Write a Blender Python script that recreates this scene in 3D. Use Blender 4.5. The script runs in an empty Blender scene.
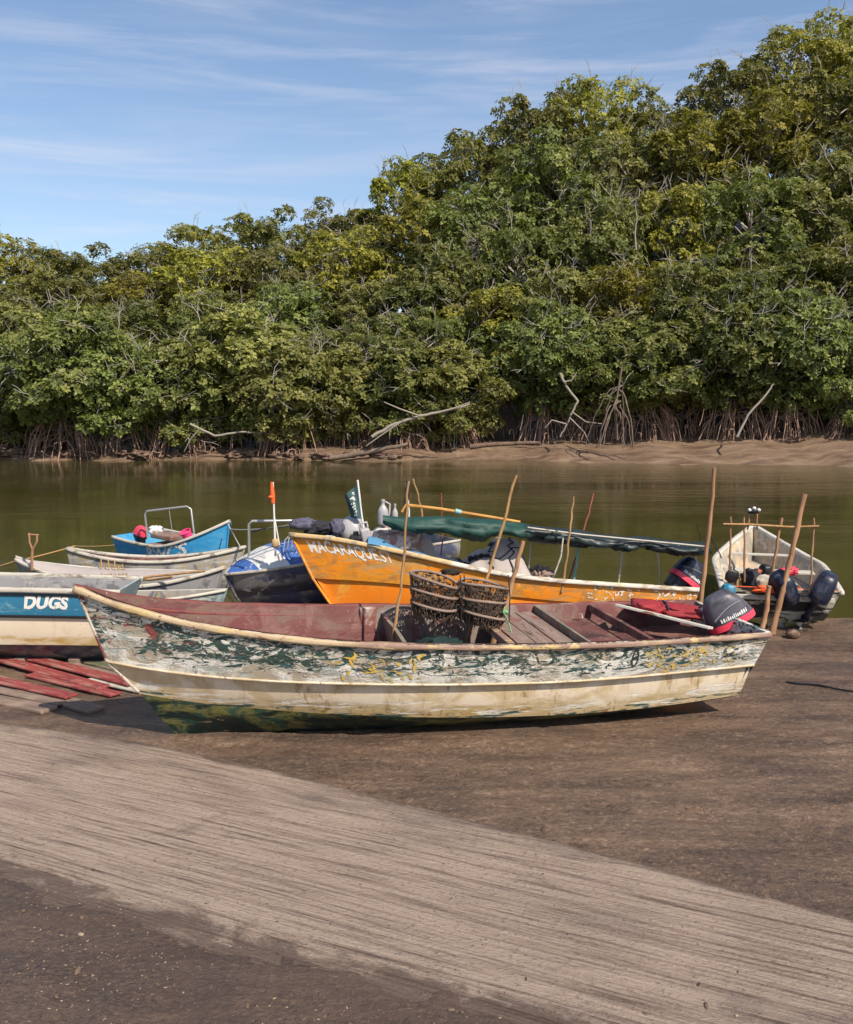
import bpy, bmesh, math, random
from mathutils import Vector, Matrix, noise as mnoise
random.seed(7)
S = bpy.context.scene
C = S.collection
R = math.radians
PI = math.pi

# ------------------------------------------------------------------ camera
F, CX, CY, CZ = 915.0, 426.5, 512.0, 3.0
PITCH = math.atan(112 / 915)
cam = bpy.data.objects.new('camera', bpy.data.cameras.new('camera'))
C.objects.link(cam)
cam.location = (0, 0, CZ)
cam.rotation_euler = (PI / 2 - PITCH, 0, 0)
cam.data.sensor_fit = 'HORIZONTAL'
cam.data.sensor_width = 36
cam.data.lens = 36 * F / 853
cam.data.clip_end = 3000
S.camera = cam


def at(px, py, Y):
    a, b = (px - CX) / F, -(py - CY) / F
    c, s = math.cos(PITCH), math.sin(PITCH)
    d = (a, c + b * s, -s + b * c)
    t = Y / d[1]
    return Vector((d[0] * t, Y, CZ + d[2] * t))


def g0(y):
    return -0.045 * (y - 8)


WZ = -0.25

def gp(px, py):
    a, b_ = (px - CX) / F, -(py - CY) / F
    c, s = math.cos(PITCH), math.sin(PITCH)
    d = (a, c + b_ * s, -s + b_ * c)
    t = (.36 - CZ) / (d[2] + .045 * d[1])
    return Vector((d[0] * t, d[1] * t, 0))


# ------------------------------------------------------------------ mesh helpers
class MB:
    def __init__(s):
        s.v, s.f, s.a, s.sm = [], [], [], []

    def add(s, vs, fs, a=0.0, smooth=False):
        o = len(s.v)
        s.v += [tuple(v) for v in vs]
        s.a += list(a) if isinstance(a, (list, tuple)) else [a] * len(vs)
        for f in fs:
            s.f.append(tuple(i + o for i in f)); s.sm.append(smooth)

    def tube(s, pts, r, n=8, a=0.0, cap=True, smooth=True):
        pts = [Vector(p) for p in pts]
        m = len(pts)
        rs = r if isinstance(r, (list, tuple)) else [r] * m
        T = []
        for i in range(m):
            d = pts[min(i + 1, m - 1)] - pts[max(i - 1, 0)]
            T.append(d.normalized() if d.length > 1e-9 else Vector((0, 0, 1)))
        u = T[0].orthogonal().normalized()
        vs = []
        for i in range(m):
            u = (u - T[i] * u.dot(T[i]))
            u = u.normalized() if u.length > 1e-6 else T[i].orthogonal().normalized()
            w = T[i].cross(u)
            for k in range(n):
                q = 2 * PI * k / n
                vs.append(pts[i] + (u * math.cos(q) + w * math.sin(q)) * rs[i])
        fs = []
        for i in range(m - 1):
            for k in range(n):
                k2 = (k + 1) % n
                fs.append((i * n + k, i * n + k2, (i + 1) * n + k2, (i + 1) * n + k))
        s.add(vs, fs, a, smooth)
        if cap:
            s.add(vs[:n], [tuple(range(n))[::-1]], a)
            s.add(vs[-n:], [tuple(range(n))], a)

    def sweep(s, pts, sec, a=0.0, smooth=False, up=Vector((0, 0, 1)), jit=0.0):
        """section of (lateral, up) pairs carried along pts, lateral kept horizontal"""
        pts = [Vector(p) for p in pts]
        m, n = len(pts), len(sec)
        vs = []
        for i in range(m):
            d = pts[min(i + 1, m - 1)] - pts[max(i - 1, 0)]
            lat = d.cross(up)
            lat = lat.normalized() if lat.length > 1e-6 else Vector((1, 0, 0))
            upv = lat.cross(d).normalized()
            k = 1 + jit * mnoise.noise(pts[i] * 3.1)
            for (x, y) in sec:
                vs.append(pts[i] + lat * x * k + upv * y * k)
        fs = []
        for i in range(m - 1):
            for k in range(n):
                k2 = (k + 1) % n
                fs.append((i * n + k, i * n + k2, (i + 1) * n + k2, (i + 1) * n + k))
        fs.append(tuple(range(n))[::-1]); fs.append(tuple(range((m - 1) * n, m * n)))
        s.add(vs, fs, a, smooth)

    def grid(s, fn, nu, nv, a=None, smooth=True):
        vs, at_ = [], []
        for i in range(nu + 1):
            for j in range(nv + 1):
                vs.append(fn(i / nu, j / nv)); at_.append(a(i / nu, j / nv) if a else j / nv)
        fs = [(i * (nv + 1) + j, i * (nv + 1) + j + 1, (i + 1) * (nv + 1) + j + 1, (i + 1) * (nv + 1) + j)
              for i in range(nu) for j in range(nv)]
        s.add(vs, fs, at_, smooth)

    def rbox(s, c, size, rot=None, bev=0.01, a=0.0, seg=2, warp=0.0):
        bm = bmesh.new()
        bmesh.ops.create_cube(bm, size=1)
        for v in bm.verts:
            v.co = Vector((v.co.x * size[0], v.co.y * size[1], v.co.z * size[2]))
        if bev:
            bmesh.ops.bevel(bm, geom=bm.edges[:], offset=min(bev, min(size) * .45), segments=seg, affect='EDGES', profile=.5)
        M_ = rot.to_matrix() if rot is not None and hasattr(rot, 'to_matrix') else (rot or Matrix.Identity(3))
        c = Vector(c)
        vs = []
        for v in bm.verts:
            p = v.co.copy()
            if warp:
                p += mnoise.noise_vector(p * 2.3 + c) * warp
            vs.append(M_ @ p + c)
        fs = [tuple(v.index for v in f.verts) for f in bm.faces]
        bm.free()
        s.add(vs, fs, a, False)

    def blob(s, c, r, rot=None, nu=18, nv=12, amp=0.0, freq=2.0, e1=1.0, e2=1.0, a=0.0, cut=None, seed=0.0):
        """(super)ellipsoid with noise"""
        M_ = rot.to_matrix() if rot is not None and hasattr(rot, 'to_matrix') else (rot or Matrix.Identity(3))
        c = Vector(c)
        sg = lambda x, e: math.copysign(abs(x) ** e, x)
        vs = []
        for j in range(nv + 1):
            ph = -PI / 2 + PI * j / nv
            for i in range(nu):
                th = 2 * PI * i / nu
                p = Vector((sg(math.cos(ph), e1) * sg(math.cos(th), e2), sg(math.cos(ph), e1) * sg(math.sin(th), e2), sg(math.sin(ph), e1)))
                if amp:
                    p *= 1 + amp * mnoise.fractal(p * freq + Vector((seed, seed * 2, -seed)), .8, 2.0, 3)
                p = Vector((p.x * r[0], p.y * r[1], p.z * r[2]))
                if cut is not None and p.z < cut:
                    p.z = cut
                vs.append(M_ @ p + c)
        fs = [(j * nu + i, j * nu + (i + 1) % nu, (j + 1) * nu + (i + 1) % nu, (j + 1) * nu + i) for j in range(nv) for i in range(nu)]
        s.add(vs, fs, a, True)

    def build(s, name, mat, parent=None, clean=False):
        me = bpy.data.meshes.new(name)
        me.from_pydata(s.v, [], s.f)
        me.polygons.foreach_set('use_smooth', s.sm)
        at_ = me.attributes.new('v', 'FLOAT', 'POINT')
        at_.data.foreach_set('value', s.a)
        if clean:
            bm = bmesh.new(); bm.from_mesh(me)
            bmesh.ops.remove_doubles(bm, verts=bm.verts, dist=1e-5)
            bm.to_mesh(me); bm.free()
        me.materials.append(mat)
        me.update()
        o = bpy.data.objects.new(name, me)
        C.objects.link(o)
        if parent is not None:
            o.parent = parent
        return o


def tag(o, label=None, cat=None, group=None, kind=None):
    if label: o['label'] = label
    if cat: o['category'] = cat
    if group: o['group'] = group
    if kind: o['kind'] = kind
    return o


def empty(name, loc=(0, 0, 0), rot=(0, 0, 0), label=None, cat=None, group=None):
    o = bpy.data.objects.new(name, None)
    o.empty_display_size = .2
    C.objects.link(o)
    o.location = loc; o.rotation_euler = rot
    return tag(o, label, cat, group)


def tab(T, x):
    """Catmull-Rom through a table"""
    n = len(T)
    if x <= T[0][0]:
        i = 0
    elif x >= T[-1][0]:
        i = n - 2
    else:
        i = max(k for k in range(n - 1) if T[k][0] <= x)
    x0, y0 = T[i]; x1, y1 = T[i + 1]
    h = x1 - x0; u = (x - x0) / h
    sl = lambda k: (T[min(k + 1, n - 1)][1] - T[max(k - 1, 0)][1]) / (T[min(k + 1, n - 1)][0] - T[max(k - 1, 0)][0])
    m0, m1 = sl(i) * h, sl(i + 1) * h
    if u < 0 or u > 1:
        return y0 + (y1 - y0) * u
    return (2 * u**3 - 3 * u**2 + 1) * y0 + (u**3 - 2 * u**2 + u) * m0 + (-2 * u**3 + 3 * u**2) * y1 + (u**3 - u**2) * m1


# ------------------------------------------------------------------ node helpers
class NT:
    def __init__(s, name, world=False):
        if world:
            s.m = world
        else:
            s.m = bpy.data.materials.new(name)
            s.m.use_nodes = True
        s.t = s.m.node_tree
        s.t.nodes.clear()

    def n(s, typ, **kw):
        o = s.t.nodes.new(typ)
        for k, v in kw.items():
            setattr(o, k, v)
        return o

    def put(s, sock, v):
        if isinstance(v, bpy.types.NodeSocket):
            s.t.links.new(v, sock)
        elif v is not None:
            if sock.type == 'RGBA' and hasattr(v, '__len__') and len(v) == 3:
                v = (*v, 1)
            sock.default_value = v

    def obj(s):
        return s.n('ShaderNodeTexCoord').outputs['Object']

    def attr(s, name):
        return s.n('ShaderNodeAttribute', attribute_name=name).outputs['Fac']

    def map(s, vec, scale=(1, 1, 1), rot=(0, 0, 0), loc=(0, 0, 0)):
        o = s.n('ShaderNodeMapping')
        s.put(o.inputs['Vector'], vec)
        o.inputs['Scale'].default_value = scale
        o.inputs['Rotation'].default_value = rot
        o.inputs['Location'].default_value = loc
        return o.outputs[0]

    def noise(s, vec, scale=1.0, detail=5, rough=.55, dist=0.0, col=False):
        o = s.n('ShaderNodeTexNoise')
        s.put(o.inputs['Vector'], vec)
        o.inputs['Scale'].default_value = scale
        o.inputs['Detail'].default_value = detail
        o.inputs['Roughness'].default_value = rough
        o.inputs['Distortion'].default_value = dist
        return o.outputs['Color' if col else 'Fac']

    def voro(s, vec, scale=1.0, out='Distance', feature='F1', rnd=1.0):
        o = s.n('ShaderNodeTexVoronoi', feature=feature)
        s.put(o.inputs['Vector'], vec)
        o.inputs['Scale'].default_value = scale
        o.inputs['Randomness'].default_value = rnd
        return o.outputs[out]

    def ramp(s, fac, stops, interp='LINEAR'):
        o = s.n('ShaderNodeValToRGB')
        o.color_ramp.interpolation = interp
        e = o.color_ramp.elements
        while len(e) < len(stops):
            e.new(.5)
        for k, (p, c) in enumerate(stops):
            e[k].position = min(max(p, 0), 1)
            c = (c, c, c) if not hasattr(c, '__len__') else c
            e[k].color = (*c[:3], 1)
        s.put(o.inputs[0], fac)
        return o.outputs[0]

    def mix(s, fac, a, b, mode='MIX'):
        o = s.n('ShaderNodeMix', data_type='RGBA', blend_type=mode)
        s.put(o.inputs[0], fac); s.put(o.inputs[6], a); s.put(o.inputs[7], b)
        return o.outputs[2]

    def math(s, op, a, b=None, c=None):
        o = s.n('ShaderNodeMath', operation=op)
        s.put(o.inputs[0], a)
        if b is not None: s.put(o.inputs[1], b)
        if c is not None: s.put(o.inputs[2], c)
        return o.outputs[0]

    def step(s, x, lo, hi):
        o = s.n('ShaderNodeMapRange', interpolation_type='SMOOTHSTEP')
        s.put(o.inputs[0], x)
        o.inputs[1].default_value = lo; o.inputs[2].default_value = hi
        return o.outputs[0]

    def sep(s, vec):
        o = s.n('ShaderNodeSeparateXYZ'); s.put(o.inputs[0], vec)
        return o.outputs

    def bump(s, h, strength=.3, dist=.02, normal=None):
        o = s.n('ShaderNodeBump')
        o.inputs['Strength'].default_value = strength
        o.inputs['Distance'].default_value = dist
        s.put(o.inputs['Height'], h)
        if normal is not None: s.put(o.inputs['Normal'], normal)
        return o.outputs[0]

    def bsdf(s, col, rough=.6, normal=None, spec=.5, metal=0.0, alpha=None, **kw):
        o = s.n('ShaderNodeBsdfPrincipled')
        s.put(o.inputs['Base Color'], col); s.put(o.inputs['Roughness'], rough)
        s.put(o.inputs['Specular IOR Level'], spec); s.put(o.inputs['Metallic'], metal)
        if normal is not None: s.put(o.inputs['Normal'], normal)
        if alpha is not None: s.put(o.inputs['Alpha'], alpha)
        for k, v in kw.items(): s.put(o.inputs[k], v)
        return o.outputs[0]

    def out(s, sh):
        o = s.n('ShaderNodeOutputMaterial'); s.t.links.new(sh, o.inputs['Surface'])
        return s.m


def hexc(r, g, b):
    f = lambda c: ((c / 255 + .055) / 1.055) ** 2.4 if c > 10 else c / 255 / 12.92
    return (f(r), f(g), f(b))


def paint(name, base, patches=(), rough=.5, bump=.25, grime=(.10, .07, .04), grimeamt=.5, spec=.4, var=.25):
    """weathered paint: base colour, then patches (colour, scale vec, threshold, softness, distortion, seed, v range, x range)"""
    t = NT(name)
    co = t.obj(); v = t.attr('v')
    x = t.sep(co)[0]
    col = t.mix(t.math('MULTIPLY', t.noise(co, 2.2, 6, .65), var * 2), base, tuple(c * .45 for c in base))
    h = None
    for p in patches:
        c, sc, thr, soft = p[0], p[1], p[2], p[3]
        dist = p[4] if len(p) > 4 else .6
        seed = p[5] if len(p) > 5 else 0
        vr = p[6] if len(p) > 6 else None
        xr = p[7] if len(p) > 7 else None
        nz = t.noise(t.map(co, sc, loc=(seed * 3.7, seed, -seed * 1.9)), 1, 7, .62, dist)
        if vr:   # shift the threshold: patches thrive inside v range
            a = t.math('MULTIPLY', t.step(v, vr[0], vr[1]), t.step(v, vr[3], vr[2]))
            nz = t.math('ADD', nz, t.math('MULTIPLY', t.math('SUBTRACT', a, 1), .35))
        if xr:
            a = t.math('MULTIPLY', t.step(x, xr[0], xr[1]), t.step(x, xr[3], xr[2]))
            nz = t.math('ADD', nz, t.math('MULTIPLY', t.math('SUBTRACT', a, 1), .4))
        mk = t.step(nz, thr - soft, thr + soft)
        cc = t.mix(t.noise(co, 14, 4), c, tuple(k * .6 for k in c))
        col = t.mix(mk, col, cc)
        h = mk if h is None else t.math('ADD', h, mk)
    gm = t.step(t.noise(t.map(co, (5, 5, 2.2)), 1, 8, .7, .4), .5, .78)
    col = t.mix(t.math('MULTIPLY', gm, grimeamt), col, grime)
    fine = t.noise(co, 60, 4, .6)
    hh = t.math('MULTIPLY', fine, .35)
    if h is not None:
        hh = t.math('ADD', hh, t.math('MULTIPLY', h, -.5))
    return t.out(t.bsdf(col, t.math('ADD', t.math('MULTIPLY', gm, .25), rough), t.bump(hh, bump, .012), spec))


def plain(name, col, rough=.6, var=.3, scale=8, bump=.15, metal=0.0, spec=.4, stretch=(1, 1, 1)):
    t = NT(name)
    co = t.map(t.obj(), stretch)
    n = t.noise(co, scale, 6, .65)
    c = t.mix(t.math('MULTIPLY', n, var * 2), col, tuple(k * .35 for k in col))
    return t.out(t.bsdf(c, rough, t.bump(t.noise(co, scale * 4, 5), bump, .01), spec, metal))


def wood(name, col, dark, axis=0, rough=.75):
    t = NT(name)
    sc = [22, 22, 22]; sc[axis] = 1.6
    co = t.obj()
    n = t.noise(t.map(co, sc), 1, 6, .65, .8)
    c = t.mix(t.step(n, .35, .7), col, dark)
    c = t.mix(t.math('MULTIPLY', t.step(t.noise(co, 3.5, 5), .45, .75), .5), c, tuple(k * 1.5 for k in col))
    return t.out(t.bsdf(c, rough, t.bump(n, .5, .01), .3))


# ------------------------------------------------------------------ materials
WHITE = (.70, .67, .58); CREAM = (.66, .56, .40)
GREEN = (.045, .085, .066); TEAL = (.035, .10, .095)
mt = {}
mt['peel'] = paint('peeling white and green paint', (.74, .72, .65), [
    ((.50, .42, .31), (2.2, 3, 6), .50, .09, .8, 9),
    ((.52, .55, .49), (3, 3, 8), .57, .06, 1.2, 19),
    (GREEN, (3.2, 3.2, 7), .485, .03, 2.0, 1, (.06, .18, .60, .80), (-.5, -.1, 1.1, 1.5)),
    (GREEN, (3.6, 3.6, 8), .545, .03, 2.0, 2, (-.1, .0, .40, .85), (.7, 1.2, 5.0, 5.5)),
    (GREEN, (8, 8, 15), .60, .015, 2.0, 21, (-.1, .0, .7, .95)),
    (TEAL, (3.0, 3.0, 14), .55, .015, 1.6, 3, (-.1, 0, .7, 1.0)),
    ((.05, .06, .075), (7.5, 7.5, 12), .62, .02, 1.4, 4, (-.1, 0, .8, 1.1)),
    ((.62, .45, .14), (5, 5, 10), .60, .02, 2.0, 5, (.2, .4, .8, .95), (1.0, 1.3, 2.4, 2.6)),
    ((.56, .47, .20), (5, 5, 9), .575, .02, 2.0, 6, (.05, .15, .8, .95), (4.0, 4.2, 5.1, 5.3)),
    ((.34, .06, .06), (2.2, 2.2, 9), .60, .02, .6, 7, (.15, .25, .7, .8), (-.9, -.7, .2, .4)),
    ((.60, .40, .38), (6, 6, 9), .66, .02, 1.2, 17, (-.1, 0, .8, 1.0)),
    ((.76, .73, .65), (12, 12, 22), .61, .015, 1.6, 12),
    ((.30, .24, .18), (18, 18, 26), .68, .015, 1.0, 14),
], .55, .9, (.22, .15, .09), .35, var=.06)
mt['cream'] = paint('worn cream paint', (.66, .56, .43), [
    ((.50, .36, .15), (1.4, 1.4, 6), .47, .12, .5, 1, (.35, .75, 1.1, 1.2)),
    ((.58, .45, .27), (2.2, 2.2, 3.0), .48, .10, .8, 11),
    ((.30, .18, .08), (4, 4, 10), .60, .05, 1.0, 15, (.5, .8, 1.1, 1.2)),
    ((.36, .25, .13), (9, 9, 2.0), .62, .05, .6, 16),
    (TEAL, (2.2, 2.2, 16), .56, .02, .8, 3, (.72, .85, 1.1, 1.2)),
    ((.10, .06, .03), (7, 7, 1.6), .69, .03, .4, 5),
    ((.75, .70, .60), (2, 2, 18), .58, .03, .8, 4, (.4, .5, .9, 1.0)),
], .5, .3, (.26, .16, .07), .55, var=.15)
mt['bottom'] = paint('green antifouling with algae', (.024, .070, .048), [
    ((.16, .15, .045), (5, 5, 7), .48, .06, .8, 1),
    ((.40, .36, .20), (16, 16, 22), .66, .02, .8, 2),
    ((.006, .02, .018), (2, 2, 6), .5, .06, .5, 3),
    ((.30, .22, .12), (3, 3, 12), .66, .03, .5, 4),
], .5, .4, (.03, .025, .015), .5)
mt['rail'] = paint('worn cream gunwale paint', (.50, .38, .24), [
    ((.30, .185, .145), (1.4, 9, 9), .40, .10, .4, 1, None, (.9, 2.2, 9, 10)),
    ((.58, .42, .19), (3.5, 10, 10), .57, .05, .5, 2),
    ((.30, .13, .07), (5, 14, 14), .64, .03, .5, 3),
    ((.10, .07, .05), (9, 20, 20), .68, .02, .5, 4),
], .6, .5, (.18, .11, .06), .5)
mt['rail_red'] = paint('worn red gunwale paint', (.18, .042, .035), [
    ((.36, .26, .20), (2.5, 8, 8), .56, .06, .4, 1, None, (1.4, 2.2, 9, 10)),
    ((.10, .03, .03), (4, 12, 12), .58, .05, .5, 3),
], .6, .4)
mt['red_in'] = paint('faded red interior paint', (.125, .024, .020), [
    ((.16, .085, .06), (1.6, 1.6, 2.5), .52, .10, .8, 31),
    ((.34, .26, .21), (11, 11, 3), .66, .02, .6, 33),
    ((.20, .085, .07), (3, 3, 3), .58, .06, .8, 1),
    ((.60, .50, .42), (9, 9, 4), .70, .02, .5, 2),
    ((.12, .025, .025), (2, 2, 5), .55, .08, .5, 3),
    ((.20, .155, .13), (3, 3, 2), .47, .08, .5, 4, None, (1.7, 2.0, 4.0, 4.5)),
], .6, .4, (.10, .05, .04), .5)
mt['bulk'] = paint('worn brown bulkhead paint', (.26, .17, .13), [
    ((.20, .22, .15), (4, 4, 4), .50, .06, .8, 1),
    ((.34, .25, .2), (6, 6, 6), .56, .05, .8, 2),
    ((.30, .07, .05), (2, 2, 12), .60, .05, .4, 3, (-.2, -.1, .05, .2)),
], .7, .4)
mt['bench'] = paint('bare worn brown boards', (.23, .155, .125), [
    ((.30, .22, .18), (12, 2.2, 12), .50, .08, .5, 1),
    ((.10, .06, .045), (16, 1.8, 16), .60, .05, .4, 2),
    ((.26, .09, .07), (4, 3, 4), .60, .06, .4, 3),
], .75, .4)
mt['redbrown'] = paint('dark red brown hull inside', (.15, .055, .045), [
    ((.26, .14, .11), (4, 4, 4), .55, .06, .8, 1),
    ((.05, .025, .022), (3, 3, 5), .55, .08, .5, 2)], .65, .4)
mt['orange'] = paint('orange hull paint', (.86, .27, .014), [
    ((.88, .36, .03), (1.5, 1.5, 4), .54, .10, .4, 1),
    ((.55, .25, .07), (2.5, 2.5, 5), .55, .08, .8, 2),
    ((.62, .36, .14), (1.2, 1.2, 9), .58, .06, .8, 12),
    ((.20, .13, .07), (6, 6, 3), .70, .03, .5, 3),
    ((.58, .34, .10), (4, 4, 8), .60, .05, .6, 4, (.5, .7, .95, 1.1)),
    ((.75, .62, .36), (12, 12, 16), .68, .02, .8, 5),
], .42, .25, (.30, .13, .03), .35, var=.12)
mt['orange_low'] = paint('orange lower hull paint', (.80, .22, .014), [
    ((.9, .38, .05), (2.5, 2.5, 4), .60, .06, .4, 1),
    ((.40, .14, .04), (3.5, 3.5, 7), .66, .05, .8, 2)], .42, .2, (.3, .12, .03), .3, var=.1)
mt['tanrail'] = paint('tan and white gunwale', (.60, .42, .20), [
    ((.66, .61, .52), (2, 6, 6), .34, .06, .3, 1, None, (1.0, 1.25, 9, 10)),
    ((.36, .29, .21), (3, 10, 10), .55, .06, .5, 5),
    ((.30, .17, .08), (6, 12, 12), .66, .03, .4, 2)], .55, .3)
mt['cyanblue'] = paint('bright blue hull paint', (.035, .27, .55), [
    ((.10, .40, .66), (2, 2, 3), .55, .08, .4, 1),
    ((.6, .65, .68), (10, 10, 12), .70, .02, .8, 2)], .4, .15, (.04, .10, .16), .3, var=.12)
mt['dugsblue'] = paint('mid blue hull band', (.030, .185, .31), [
    ((.16, .36, .46), (3, 3, 7), .60, .05, .8, 1),
    ((.5, .58, .58), (12, 12, 18), .68, .02, .8, 2)], .45, .2, (.02, .07, .11), .35, var=.15)
mt['dugscream'] = paint('cream hull paint stained yellow', (.66, .56, .42), [
    ((.50, .33, .10), (1.5, 1.5, 6), .47, .10, .4, 1, (.45, .8, 1.1, 1.2)),
    ((.3, .2, .09), (5, 5, 8), .66, .04, .5, 2)], .45, .2, (.28, .18, .08), .4, var=.12)
mt['greyhull'] = paint('grey chalky hull paint', (.36, .33, .29), [
    ((.42, .33, .18), (3, 3, 3), .56, .06, .6, 1),
    ((.16, .17, .20), (5, 5, 3), .58, .05, .8, 2),
    ((.52, .50, .46), (3, 3, 9), .58, .05, .5, 3)], .55, .3)
mt['greyhull2'] = paint('dull grey hull paint', (.30, .29, .29), [
    ((.17, .17, .18), (4, 4, 4), .54, .06, .6, 1),
    ((.45, .43, .41), (4, 4, 9), .60, .05, .5, 2)], .5, .3)
mt['paleteal'] = paint('pale teal hull paint', (.28, .38, .39), [
    ((.45, .48, .45), (3, 3, 9), .56, .06, .6, 1),
    ((.14, .20, .22), (4, 4, 6), .60, .05, .6, 2)], .55, .2)
mt['whiterail'] = paint('off white gunwale paint', (.54, .50, .43), [
    ((.36, .28, .2), (4, 9, 9), .60, .05, .5, 1)], .5, .2)
mt['greyrail'] = paint('grey cream gunwale paint', (.50, .46, .39), [
    ((.25, .2, .15), (4, 9, 9), .58, .05, .5, 1)], .6, .2)
mt['bluewhite'] = paint('chipped blue and white band', (.66, .65, .62), [
    ((.045, .13, .42), (.9, .9, .9), .30, .01, 0, 1, None, (.22, .23, .95, .96)),
    ((.045, .13, .42), (.9, .9, .9), .30, .01, 0, 1, None, (-9, -8, -.12, -.11)),
    ((.70, .69, .66), (11, 11, 14), .62, .02, .8, 4),
    ((.28, .26, .24), (10, 10, 8), .63, .03, 1.0, 5),
    ((.40, .37, .33), (3, 3, 3), .62, .07, .8, 6)], .5, .3)
mt['blackhull'] = paint('dark grey black hull', (.045, .042, .045), [
    ((.24, .225, .21), (1.5, 1.5, 3), .44, .12, .6, 1, (-.2, -.1, .5, .9)),  # soft grey near the top of each strake paints in a reflection
    ((.34, .32, .30), (6, 6, 9), .62, .04, .8, 4),
    ((.05, .06, .11), (2, 2, 3), .5, .06, .5, 2)], .28, .12)
mt['paleinside'] = paint('pale cream boat interior', (.54, .42, .29), [
    ((.36, .32, .27), (2.5, 2.5, 3), .50, .06, .5, 1),
    ((.62, .56, .46), (5, 5, 5), .58, .06, .6, 2),
    ((.2, .15, .1), (6, 6, 6), .68, .04, .6, 3)], .6, .2)
mt['yellowwhite'] = paint('yellow and white patched hull', (.55, .49, .38), [
    ((.55, .42, .16), (3, 3, 5), .50, .04, .8, 1, (.1, .3, 1.1, 1.2)),
    ((.12, .09, .06), (6, 6, 6), .63, .03, .8, 2)], .5, .3)
mt['sternshade'] = paint('patched stern with painted shade', (.030, .026, .024), [((.55, .50, .40), (2.2, 2.2, 9), .54, .03, .8, 1), ((.50, .38, .12), (3, 3, 6), .50, .03, .8, 2, (.5, .7, 1.1, 1.2))], .6, .3)  # near-black base paints in the transom's shade; pale and yellow patches are hull paint
mt['white'] = plain('white plastic', (.72, .71, .68), .4, .12)
mt['whitemetal'] = plain('white painted tube', (.70, .69, .65), .35, .15)
mt['steel'] = plain('galvanised tube', (.45, .45, .44), .35, .2, metal=.5)
mt['bamboo'] = wood('pale stripped pole', (.36, .21, .09), (.22, .12, .05), 2)
mt['pole'] = wood('brown stripped pole', (.34, .19, .10), (.20, .10, .05), 2)
mt['yellowpole'] = wood('yellow bamboo', (.48, .25, .07), (.32, .15, .04), 0)
mt['tealpole'] = plain('teal painted pole', (.22, .42, .40), .5, .25)
mt['redpole'] = plain('red brown stick', (.30, .08, .05), .6, .3)
mt['greencloth'] = plain('dark green tarpaulin', (.010, .058, .046), .6, .35, 6, .3)
mt['blackcloth'] = plain('black tarpaulin', (.020, .032, .034), .45, .4, 6, .3)
mt['greycloth'] = plain('grey cloth', (.44, .38, .35), .8, .25, 5, .3)
mt['purplecloth'] = plain('slate purple cloth', (.105, .10, .15), .8, .35, 9, .3)
mt['greybuoy'] = plain('pale grey plastic', (.40, .39, .40), .4, .25, 5)
mt['bluetarp'] = plain('pale blue sheet', (.09, .24, .40), .5, .2)
mt['black'] = plain('black rubber', (.013, .014, .017), .45, .3)
mt['navy'] = paint('scuffed navy cowl', (.009, .014, .032), [((.05, .06, .10), (7, 7, 7), .58, .06, .8, 1), ((.22, .20, .20), (16, 16, 16), .68, .02, .6, 3)], .4, .15, (.08, .06, .05), .5, var=.1)
mt['cowl'] = paint('scuffed dark grey cowl', (.080, .076, .098), [((.16, .15, .16), (6, 6, 6), .60, .06, .8, 1), ((.04, .04, .05), (3, 3, 3), .55, .08, .8, 2), ((.28, .26, .25), (20, 20, 20), .70, .02, .6, 3)], .42, .15, (.12, .09, .07), .45, var=.1)
mt['pink'] = plain('pink red stripe', (.75, .055, .10), .4, .12)
mt['redcloth'] = plain('dull red cushion cloth', (.30, .022, .030), .75, .3, 7, .3)
mt['orangefloat'] = plain('orange float plastic', (.80, .12, .025), .5, .2)
mt['redplank'] = paint('red painted plank', (.27, .042, .040), [
    ((.40, .15, .12), (2, 12, 12), .52, .06, .4, 1), ((.22, .16, .12), (3, 16, 16), .60, .05, .4, 4), ((.20, .03, .03), (3, 14, 14), .58, .05, .4, 2)], .65, .4)
mt['greyplank'] = wood('weathered brown grey plank', (.24, .17, .13), (.12, .085, .065), 0)
mt['greenplank'] = paint('mossy green plank', (.10, .12, .05), [((.24, .18, .13), (2, 10, 10), .5, .06, .4, 1)], .8, .4)
mt['rope'] = plain('tan rope', (.42, .25, .10), .85, .3, 40, .5)
mt['whiterope'] = plain('pale rope', (.55, .52, .46), .8, .2, 40, .3)
mt['net'] = plain('dark brown netting', (.035, .024, .018), .9, .5, 30, .6)
mt['hoop'] = plain('grey brown hoop', (.30, .215, .17), .8, .4, 14, .4)
mt['strand'] = plain('dark brown strands', (.17, .115, .08), .9, .5, 20, .3)
mt['flag'] = plain('dark teal flag cloth', (.035, .085, .095), .75, .3, 6, .3)
mt['tanbox'] = plain('tan plywood', (.50, .34, .17), .7, .25)
mt['darkcloth'] = plain('charcoal cloth', (.028, .028, .038), .85, .4, 8, .4)
mt['skin'] = plain('dull orange cloth', (.50, .14, .06), .8, .3, 8, .3)
mt['rock'] = paint('laterite rock', (.17, .10, .065), [((.10, .06, .045), (3, 3, 3), .5, .08, .6, 1), ((.30, .21, .15), (6, 6, 6), .58, .06, .6, 2)], .85, .6)
mt['bark'] = wood('grey brown bark', (.17, .125, .095), (.08, .055, .04), 2, .9)
mt['root'] = wood('pale brown prop root', (.34, .215, .155), (.16, .095, .07), 2, .9)
mt['twig'] = plain('pale grey twig', (.40, .36, .31), .85, .35, 5, .2)
mt['deadwood'] = plain('bleached dead wood', (.33, .285, .235), .85, .3, 7, .3)


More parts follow.
